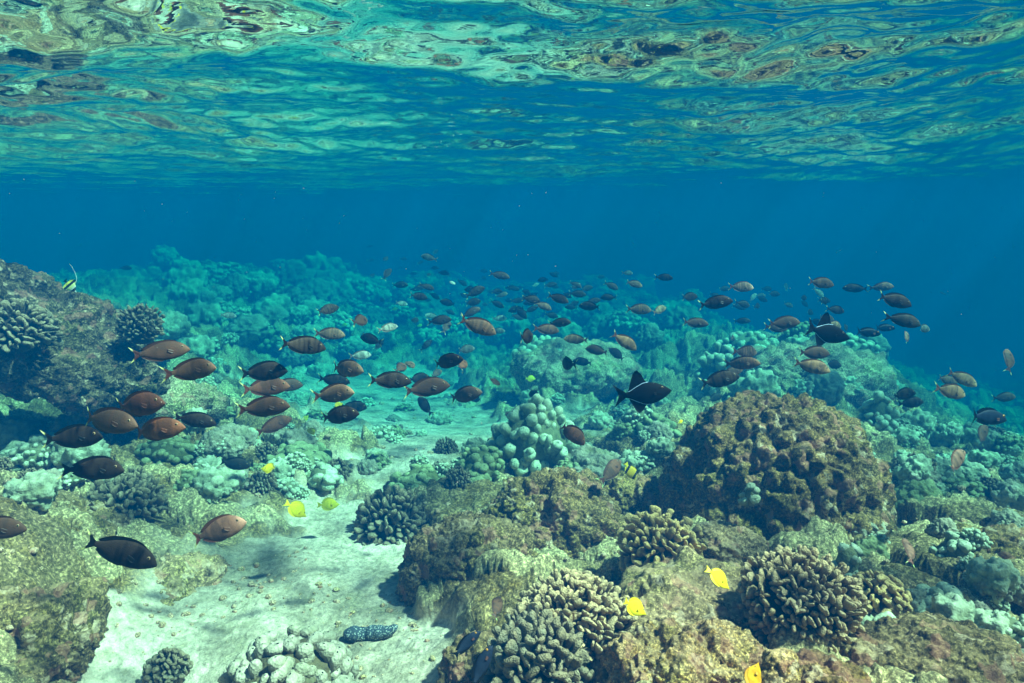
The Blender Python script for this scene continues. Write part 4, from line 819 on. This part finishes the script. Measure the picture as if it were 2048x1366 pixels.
# x, y, size, nose-up angle, yaw, tone, label[, kind[, extra]]
FT = [
# ---- left foreground
(320,704,110,8,10,'brown',"brown surgeonfish with pale head, upper one of two beside the left outcrop",'surgeon'),
(384,741,110,8,-8,'tan',"tan brown surgeonfish nose up, just right of the pale headed one by the left outcrop",'surgeon'),
(275,811,128,7,-10,'red',"reddish brown surgeonfish, upper one of the pair overlapping at the left",'surgeon'),
(213,843,132,-6,8,'brown',"brown banded surgeonfish with yellow edged tail, lower one of the overlapping pair at the left",'barred'),
(312,861,122,8,-6,'orange',"orange brown surgeonfish with pink fins behind the overlapping pair on the left",'surgeon'),
(390,840,84,-12,15,'dark',"small dark surgeonfish with paler flank ahead of the orange brown one",'surgeon'),
(149,875,124,3,6,'black',"nearly black surgeonfish over the smooth pale coral mounds on the left",'surgeon'),
(190,938,122,-1,-6,'dark',"dark surgeonfish with yellow edged tail just below the nearly black one",'surgeon'),
(240,1104,152,-22,8,'black',"largest black brown surgeonfish swimming down over the left rocks",'surgeon'),
(-12,1058,118,-2,5,'brown',"brown surgeonfish cut off by the left edge of the photo",'surgeon'),
(437,1061,116,19,-6,'pink',"pinkish tan surgeonfish swimming up towards the yellow tangs, above the open sand",'surgeon'),
(469,928,62,-10,25,'blue',"shadowy dark fish over the bright pale coral mound",'surgeon'),
(241,682,36,0,30,'black',"small black fish in front of the left outcrop face",'surgeon',{}),
(456,631,32,-5,20,'pale',"small pale fish over the hazy left slope",'surgeon',{}),
(251,536,24,0,10,'black',"tiny dark fish high above the left slope beside the moorish idol",'surgeon',{'parts':0}),
(140,572,33,-50,25,'n',"moorish idol with long white filament above the left outcrop",'idol',{'D':4.3}),
# ---- centre left
(605,691,92,-8,8,'dark',"dark barred surgeonfish alone above the far sand, left of centre",'barred'),
(655,620,54,22,35,'dark',"dark banded surgeonfish nose up over the left slope, highest on that side",'barred'),
(659,668,62,-4,35,'tan',"tan banded surgeonfish above the dark barred one, left of centre",'barred'),
(722,641,64,25,68,'brown',"brown surgeonfish seen almost head on above the left slope",'surgeon'),
(776,656,44,14,20,'pale',"white looking fish above the dark surgeonfish facing left",'surgeon'),
(741,679,56,14,165,'dark',"dark brown surgeonfish facing left beneath the white looking fish",'surgeon'),
(758,690,34,60,40,'black',"little dark fish half hidden behind the dark one facing left",'surgeon',{}),
(721,711,44,4,15,'pale',"slim silver grey fish above the tan surgeonfish with pale head",'surgeon'),
(853,690,34,45,35,'black',"small dark fish with raised nose left of the mint reef mound",'surgeon'),
(931,699,44,8,45,'grey',"grey fish just above the dark surgeonfish in the middle",'surgeon'),
(893,724,78,12,-10,'dark',"dark brown surgeonfish nose up, under the grey fish in the middle",'surgeon'),
(925,729,60,55,72,'orange',"thin orange brown fish behind the nose of the dark middle one",'surgeon'),
(873,747,36,30,40,'red',"small reddish fish below the dark middle one",'surgeon'),
(803,735,52,40,60,'red',"reddish brown fish seen nearly head on above the dark round one",'surgeon'),
(819,732,56,60,68,'tan',"tan tall looking fish beside the reddish one seen head on",'surgeon'),
(690,738,90,-4,-8,'tan',"tan surgeonfish with pale head above the small black one",'surgeon'),
(668,761,64,-8,6,'black',"small black surgeonfish between the tan one and the grey brown one",'surgeon'),
(779,761,88,-4,8,'dark',"dark surgeonfish with orange glow on its flank touching the dark round fish",'surgeon'),
(837,757,54,5,38,'black',"dark round fish with pale blue white edge in the middle of the school",'surgeon'),
(853,776,94,8,-6,'brown',"brown surgeonfish with pale face and big eye below the dark round fish",'surgeon'),
(929,791,76,14,-15,'brown',"brown surgeonfish touching the small dark fish over the far sand",'surgeon'),
(952,798,36,0,150,'black',"small dark fish facing left at the nose of a brown one over the far sand",'surgeon'),
(991,765,62,60,70,'tan',"slender tan fish standing almost upright over the far sand",'surgeon'),
(528,744,94,4,6,'black',"black brown surgeonfish at the upper left of the tight group",'surgeon'),
(532,775,92,4,12,'red',"reddish surgeonfish with pink tail, behind the other in the tight group",'surgeon'),
(573,771,66,0,20,'brown',"brown surgeonfish at the front of the tight group, under the black brown one",'surgeon'),
(528,815,110,5,-5,'brown',"brown surgeonfish with pale cheek below the tight group",'surgeon'),
(548,851,76,24,32,'red',"rounded red brown surgeonfish nose up just above the pale reef, lowest of the centre left",'surgeon'),
(668,788,96,7,-6,'tan',"grey brown surgeonfish with yellow edged tail over the far sand, above the overlapping dark pair",'surgeon'),
(708,814,56,-6,25,'black',"black fish with rounded back, rear one of the overlapping dark pair",'surgeon'),
(677,832,86,9,-6,'dark',"dark surgeonfish with tan face, front one of the overlapping dark pair",'surgeon'),
(848,811,52,48,140,'dark',"dark brown fish with its tail down to the right over the sand",'surgeon'),
(1016,828,34,-50,65,'orange',"small orange fish beside the mint finger coral",'surgeon'),
(538,937,38,-3,170,'yellow',"round yellow tang facing left above the bluish coral lobes",'tang',{'D':3.5,'roll':35}),
(593,1019,54,-48,18,'yellow',"bright yellow tang diving nose down over the sand, largest of the yellow ones",'tang',{'roll':-35}),
(657,1009,44,-4,12,'olive',"mottled olive yellow tang right of the diving bright one",'tang',{'roll':-20}),
(622,861,26,-65,30,'olive',"small dull yellow tang head down under the red brown surgeonfish",'tang',{'D':5.2}),
(611,837,18,60,40,'olive',"faint yellow green fish, upper of the two above the pale green coral",'tang'),
(676,811,22,30,30,'olive',"yellowish scrap of a fish behind the overlapping dark pair",'tang',{'D':4.6}),
# ---- centre upper cloud
(955,652,82,-22,6,'tan',"large barred tan surgeonfish with pale nose pointing down in the middle of the school",'barred'),
(995,662,32,0,30,'grey',"grey fish touching the nose of the large barred one",'surgeon'),
(999,637,30,4,10,'pale',"slim pale fish above the nose of the large barred one",'surgeon'),
(880,641,50,8,10,'dark',"dark brown surgeonfish left of the large barred one",'surgeon'),
(894,652,40,65,60,'brown',"brown fish tilted upright under the dark one left of the large barred one",'surgeon'),
(864,632,30,5,160,'pale',"pale cream fish facing left at the left of the dense cluster",'surgeon'),
(942,625,42,28,25,'brown',"brown surgeonfish nose up directly above the tail of the large barred one",'surgeon'),
(899,624,24,-20,30,'blue',"small blue black fish above the dark one left of the large barred one",'surgeon'),
(950,584,44,25,15,'dark',"dark barred fish nose up in the dense cluster",'barred'),
(945,605,38,15,30,'black',"black fish under the dark barred one in the dense cluster",'surgeon'),
(969,609,20,0,40,'brown',"little brown round fish right of the black one in the dense cluster",'surgeon'),
(994,608,34,-25,25,'black',"dark fish with nose down at the right of the dense cluster",'surgeon'),
(1004,590,26,18,15,'tan',"small tan slim fish right of the dark barred cluster fish",'surgeon'),
(999,551,42,-12,10,'brown',"brown surgeonfish with pale flank high in the middle of the school",'surgeon'),
(837,593,38,-10,25,'dark',"dark brown round fish at the left end of the upper cloud",'surgeon'),
(841,574,30,10,20,'blue',"blurred dark fish just above the dark brown round one",'surgeon'),
(800,570,34,0,8,'blue',"blurred dark fish with clear tail, left of the upper cloud",'surgeon'),
(857,515,36,14,165,'grey',"greenish grey fish with white specks, at the very top of the school",'surgeon'),
(905,566,32,60,65,'pale',"white fish seen from the front left of the dense cluster",'surgeon'),
(869,592,26,-30,30,'blue',"small dark fish between the round one and the reddish one",'surgeon'),
(896,606,36,15,170,'dark',"dark reddish fish facing left beside the dense cluster",'surgeon'),
(763,600,22,0,50,'black',"tiny black round fish left of the school",'surgeon'),
(803,607,28,-8,35,'pale',"small black and white fish left of the school",'surgeon'),
(830,642,34,80,70,'blue',"dark fish seen head on above the reef left of the dense cluster",'surgeon'),
(676,577,12,0,10,'pale',"tiny pale fish over the left reef crest",'surgeon',{'parts':0}),
(689,650,12,10,20,'yellow',"tiny yellow green fish left of the upright brown surgeonfish",'tang',{'parts':0}),
(790,618,12,10,20,'yellow',"tiny yellow fish below the small black and white one",'tang',{'parts':0}),
(840,651,12,10,20,'yellow',"tiny yellow fish left of the dark brown surgeonfish in the middle",'tang',{'parts':0}),
(1027,577,26,-10,10,'blue',"dark fish right of the small tan slim one",'surgeon'),
(1020,601,22,0,160,'blue',"small dark fish facing left below the reef haze, centre",'surgeon'),
# ---- centre right
(1093,659,56,-6,8,'pink',"pinkish surgeonfish with white front half in the middle",'surgeon'),
(1119,646,48,4,-5,'brown',"brown surgeonfish just above the pinkish one with white front",'surgeon'),
(1103,631,32,-12,10,'blue',"greenish dark fish above the brown one near the white fronted fish",'surgeon'),
(1053,674,80,4,80,'dark',"dark fish seen head on left of the white fronted one",'surgeon'),
(1116,597,46,-18,8,'brown',"brown surgeonfish with pale nose in the upper middle",'surgeon'),
(1062,599,42,-8,15,'dark',"dark barred fish left of the pinkish brown one",'barred'),
(1086,612,38,-22,15,'pink',"pinkish brown fish between the dark barred one and the brown one",'surgeon'),
(1041,625,36,-42,15,'dark',"dark fish with tan nose pointing down, centre",'surgeon'),
(1155,588,38,-5,8,'blue',"dark greenish fish above the dark brown one facing left",'surgeon'),
(1147,609,28,30,35,'black',"small dark fish at the left of the dark brown one facing left",'surgeon'),
(1180,613,46,6,172,'dark',"dark brown surgeonfish facing left in the upper middle",'surgeon'),
(1173,577,30,15,10,'blue',"small dark fish nose up above the greenish one",'surgeon'),
(1217,595,34,0,172,'blue',"dark blunt fish facing left, right of the greenish one",'surgeon'),
(1223,572,34,-24,10,'brown',"small brown fish pointing down above the blunt dark one",'surgeon'),
(1268,568,36,-14,10,'tan',"tan fish with dark tail above the pale and dark surgeonfish",'surgeon'),
(1256,546,26,0,20,'grey',"grey fish with pale flank, uppermost right of the middle",'surgeon'),
(1328,555,38,-4,15,'dark',"dark surgeonfish with pale face near the top right of the middle",'surgeon'),
(1201,554,20,5,30,'blue',"small dark green fish high in the middle",'surgeon'),
(1111,547,20,5,35,'blue',"small hazy round fish high above the middle",'surgeon'),
(1101,570,28,10,20,'blue',"hazy dark fish above the brown one with pale nose",'surgeon'),
(1071,570,18,25,25,'pale',"small white fish in the upper middle",'surgeon'),
(1041,575,16,0,170,'blue',"tiny dark fish left of the small white one",'surgeon',{'parts':0}),
(1278,619,52,-3,8,'tan',"surgeonfish with dark blotches and pale belly touching a tan one",'barred'),
(1319,620,42,22,20,'gold',"golden tan fish nose up right of the blotched one",'surgeon'),
(1152,679,50,4,165,'gold',"golden centred dark surgeonfish facing left above the reef mound",'surgeon'),
(1193,701,48,12,168,'brown',"brown surgeonfish facing left above the reef mound, between its neighbours",'surgeon'),
(1233,708,44,42,155,'brown',"brown surgeonfish facing up and left at the right end of the mound",'surgeon'),
(1165,724,42,6,168,'black',"black surgeonfish facing left low over the reef mound",'surgeon'),
(1133,728,72,0,82,'black',"black fish seen head on left of the low black one",'surgeon'),
(1249,683,60,-34,12,'gold',"golden tan surgeonfish swimming steeply down right of the mound",'surgeon'),
(1287,787,116,6,-4,'n',"black triggerfish with tall fins in front of the pale corals, the larger sharper one",'trigger'),
(1143,866,82,-42,10,'red',"brown red surgeonfish swimming down over the mint finger coral",'surgeon'),
(1225,941,74,38,60,'red',"brown surgeonfish steep beside the butterflyfish in the boulders' gap",'surgeon'),
(1262,943,42,-58,25,'n',"dark butterflyfish with yellow tail in the gap left of the biggest boulder",'butterfly',{'D':3.7}),
(1429,796,40,15,30,'blue',"shaded dark fish just above the left shoulder of the biggest boulder",'surgeon'),
(1062,757,22,-3,20,'yellow',"small yellow tang above the mint finger coral",'tang'),
(1052,778,16,0,30,'olive',"dull yellow tang just under the small yellow one above the mint coral",'tang'),
(1065,787,48,-60,60,'black',"black fish standing nose down beside the two small yellow tangs",'surgeon'),
(1362,843,12,30,30,'yellow',"tiny yellow fish at the left edge of the biggest boulder",'tang',{'parts':0,'D':3.6}),
# ---- right cloud
(1378,594,46,5,30,'dark',"dark barred round surgeonfish at the left of the right cloud",'barred'),
(1431,606,68,8,-6,'dark',"dark brown surgeonfish nose up in the right cloud, left of the small tan ones",'surgeon'),
(1390,646,54,-5,8,'brown',"brown surgeonfish with dark head below the dark barred round one",'surgeon'),
(1479,614,30,-12,10,'blue',"small dark fish behind the nose of the dark brown one",'surgeon'),
(1485,642,34,0,15,'dark',"dark greenish fish above the pale coral lobes",'surgeon'),
(1429,591,26,-15,10,'blue',"blurred greenish fish just above the dark brown one",'surgeon'),
(1447,578,28,8,10,'blue',"blurred blue grey fish left of the striped one",'surgeon'),
(1483,574,54,-2,20,'pink',"striped pinkish surgeonfish with black tail at the top of the right cloud",'barred'),
(1506,595,24,45,30,'pale',"little white fish nose up below the striped pinkish one",'surgeon'),
(1521,591,24,0,25,'tan',"little tan fish next to the little white one",'surgeon'),
(1534,578,26,0,10,'blue',"dark little fish right of the striped pinkish one",'surgeon'),
(1547,588,30,-3,15,'dark',"dark fish with pale mouth right of the little tan one",'surgeon'),
(1573,573,22,75,60,'blue',"faint thin upright fish in the right cloud",'surgeon',{'parts':0}),
(1466,676,34,5,55,'pink',"round pinkish fish against the pale coral crest",'surgeon'),
(1493,704,58,-3,12,'pink',"pink striped surgeonfish above the orange black one",'barred'),
(1483,727,72,2,-6,'orange',"orange and black surgeonfish, middle of the stack over the reef ridge",'barred'),
(1467,743,52,10,15,'orange',"orange brown fish mostly hidden behind the stack over the reef ridge",'surgeon'),
(1439,760,80,12,-6,'dark',"dark surgeonfish with reddish blotches, lowest of the stack over the reef ridge",'barred'),
(1642,566,58,-7,10,'tan',"surgeonfish with tan front and pale face, highest on the right",'surgeon'),
(1638,585,28,-45,25,'pale',"small white fish pointing down under the highest tan one",'surgeon'),
(1577,610,26,-15,20,'tan',"small pale fish in the gap of the right cloud",'surgeon'),
(1608,607,24,-30,35,'blue',"small dark round fish right of the small pale one",'surgeon'),
(1647,601,34,-5,15,'blue',"hazy blue black fish above the dark one with tan head",'surgeon'),
(1672,620,46,-8,10,'dark',"dark surgeonfish with tan head above the black triggerfish",'surgeon'),
(1710,577,48,4,172,'black',"dark surgeonfish facing left, tail to tail with a pale headed one",'surgeon'),
(1764,574,48,4,15,'tan',"grey surgeonfish with pale head, tail to tail with the dark one",'surgeon'),
(1788,601,72,-16,6,'dark',"dark surgeonfish with red tail pointing down on the right",'surgeon'),
(1808,641,74,-14,6,'blue',"blackish surgeonfish above the one with the white patch",'surgeon'),
(1846,657,44,-8,12,'grey',"dark surgeonfish with white patch at the right end of the cloud",'surgeon'),
(1734,665,58,-5,8,'blue',"dark blue surgeonfish in front of a fainter one, right of the black triggerfish",'bluefish',{'real':.2}),
(1768,656,48,0,10,'blue',"fainter dark blue surgeonfish behind the other right of the black triggerfish",'bluefish',{'real':.2}),
(1813,674,50,22,45,'pink',"round pinkish surgeonfish alone in the blue water",'surgeon'),
(1567,646,66,3,-8,'brown',"brown surgeonfish left of the black triggerfish, front of two",'surgeon'),
(1553,655,54,-5,8,'brown',"brown fish partly hidden behind the one left of the black triggerfish",'surgeon'),
(1652,665,98,-14,8,'n',"black triggerfish overlapping two tan fish on the right, upper one",'trigger'),
(1650,637,44,-4,15,'tan',"tan fish mostly hidden behind the dorsal fin of the upper black triggerfish",'surgeon'),
(1668,650,46,-12,20,'gold',"golden fish peeking out over the head of the upper black triggerfish",'surgeon'),
(1628,706,70,-3,8,'brown',"brown surgeonfish with big dark eye under the upper black triggerfish",'surgeon'),
(1624,733,72,-15,6,'gold',"golden pink surgeonfish with orange tail under the brown one with big eye",'surgeon'),
(1665,729,44,-8,20,'dark',"dark fish partly hidden behind the golden pink one",'surgeon'),
(1888,588,26,80,60,'blue',"lone dark fish with bright spot far out in the blue",'surgeon'),
(2020,718,60,65,58,'red',"brown fish hanging upright in the blue near the right edge",'surgeon'),
(1924,757,62,-28,8,'gold',"tan surgeonfish pointing down, rear one of the trio at the right",'surgeon'),
(1893,760,46,-15,15,'tan',"tan fish squeezed between the other two of the trio at the right",'surgeon'),
(1902,783,74,-14,6,'gold',"golden tan surgeonfish, front one of the trio at the right",'surgeon'),
(2009,795,48,4,15,'brown',"brown fish behind the dark blue one at the right edge",'surgeon'),
(1806,789,62,6,10,'black',"black surgeonfish of the dark pair at the right, upper one",'surgeon'),
(1824,806,54,5,25,'dark',"dark brown fish of the dark pair at the right, lower one",'surgeon'),
(1971,834,104,-6,8,'n',"large dark blue surgeonfish with orange eye at the right edge",'bluefish'),
(1964,869,60,36,15,'red',"red brown fish nose up under the large dark blue one",'surgeon'),
(1758,834,40,48,35,'orange',"small orange brown fish nose up over the drop-off",'surgeon'),
(1912,922,80,28,38,'pink',"pink surgeonfish nose up at the right above the olive coral",'surgeon'),
(1820,1098,70,60,55,'pink',"pink fish standing upright over the pale lobes in the right foreground",'surgeon',{'D':2.7}),
(1938,1010,22,-60,30,'olive',"faint yellow green fish over the bright mint coral bank",'tang',{'D':4.6}),
# ---- bottom
(1438,1156,62,-46,15,'yellow',"golden yellow tang pointing down between the cauliflower corals",'tang',{'D':2.0,'roll':-40}),
(1268,1214,60,-32,15,'yellow',"yellow tang half hidden by the wide dark cauliflower coral",'tang',{'D':2.1,'roll':-25}),
(1507,1356,64,60,30,'orange',"orange yellow fish cut off by the bottom edge",'tang',{'D':2.0}),
(932,1288,74,38,12,'n',"black fish with orange eye nose up at the bottom beside the cauliflower coral",'bluefish',{'D':2.1}),
(962,1335,92,62,30,'n',"dark reddish fish with orange fin at the bottom edge",'bluefish',{'D':1.95}),
(995,1212,62,60,60,'red',"reddish dark fish in the shade under the grey brown boulder",'surgeon',{'D':2.9}),
]
for row in FT:
    x, y, s, an, yw, tn, lab = row[:7]; kd = row[7] if len(row) > 7 else 'surgeon'; kw = dict(row[8]) if len(row) > 8 else {}
    if 'parts' in kw: kw['parts'] = bool(kw['parts'])
    if kd == 'tang' and tn == 'orange': pass
    fish(x, y, s, an, yw, tn, lab, kd, **kw)
# far silhouettes at the back of the school: nothing tells them apart
for x, y, s, an, yw in [(741,521,16,20,20),(740,493,12,10,10),(771,519,24,70,60),(807,518,16,0,30),(800,537,12,60,40),(775,546,34,65,55),(744,552,22,70,60),(869,536,18,0,20),(841,525,18,30,40),(871,504,18,50,40),
                        (887,546,24,-5,10),(896,550,22,75,60),(858,549,22,75,60),(827,547,16,0,20),(919,523,10,0,10),(967,542,18,0,20),(967,556,16,0,20),(925,566,24,-30,20),(982,584,20,0,25),(940,573,16,10,20),(830,579,22,0,20),(854,600,18,0,40)]:
    fish(x, y, s, an, yw, 'blue', "faint dark fish silhouette in the haze at the top left of the school", 'surgeon', parts=False, group="faint fish silhouettes at the back of the school")

g = np.random.default_rng(314); n_ = 0
while n_ < 26:
    x, y = g.normal(1010, 110), g.normal(592, 22)
    if not (820 < x < 1320 and 545 < y < 640): continue
    fish(x, y, g.uniform(22, 36), g.uniform(-25, 30), g.choice([10, 30, 50, 160]), g.choice(['blue', 'black', 'dark', 'brown']), "small dark fish deep in the dense middle of the school", 'surgeon', group="small dark fish filling the middle of the school"); n_ += 1
n_ = 0
while n_ < 9:
    x, y = g.normal(1590, 90), g.normal(610, 26)
    if not (1400 < x < 1800 and 560 < y < 680): continue
    fish(x, y, g.uniform(26, 40), g.uniform(-20, 20), g.choice([10, 30, 50]), g.choice(['blue', 'black', 'dark']), "small dark fish at the back of the right hand cloud of fish", 'surgeon', group="small dark fish at the back of the right cloud"); n_ += 1
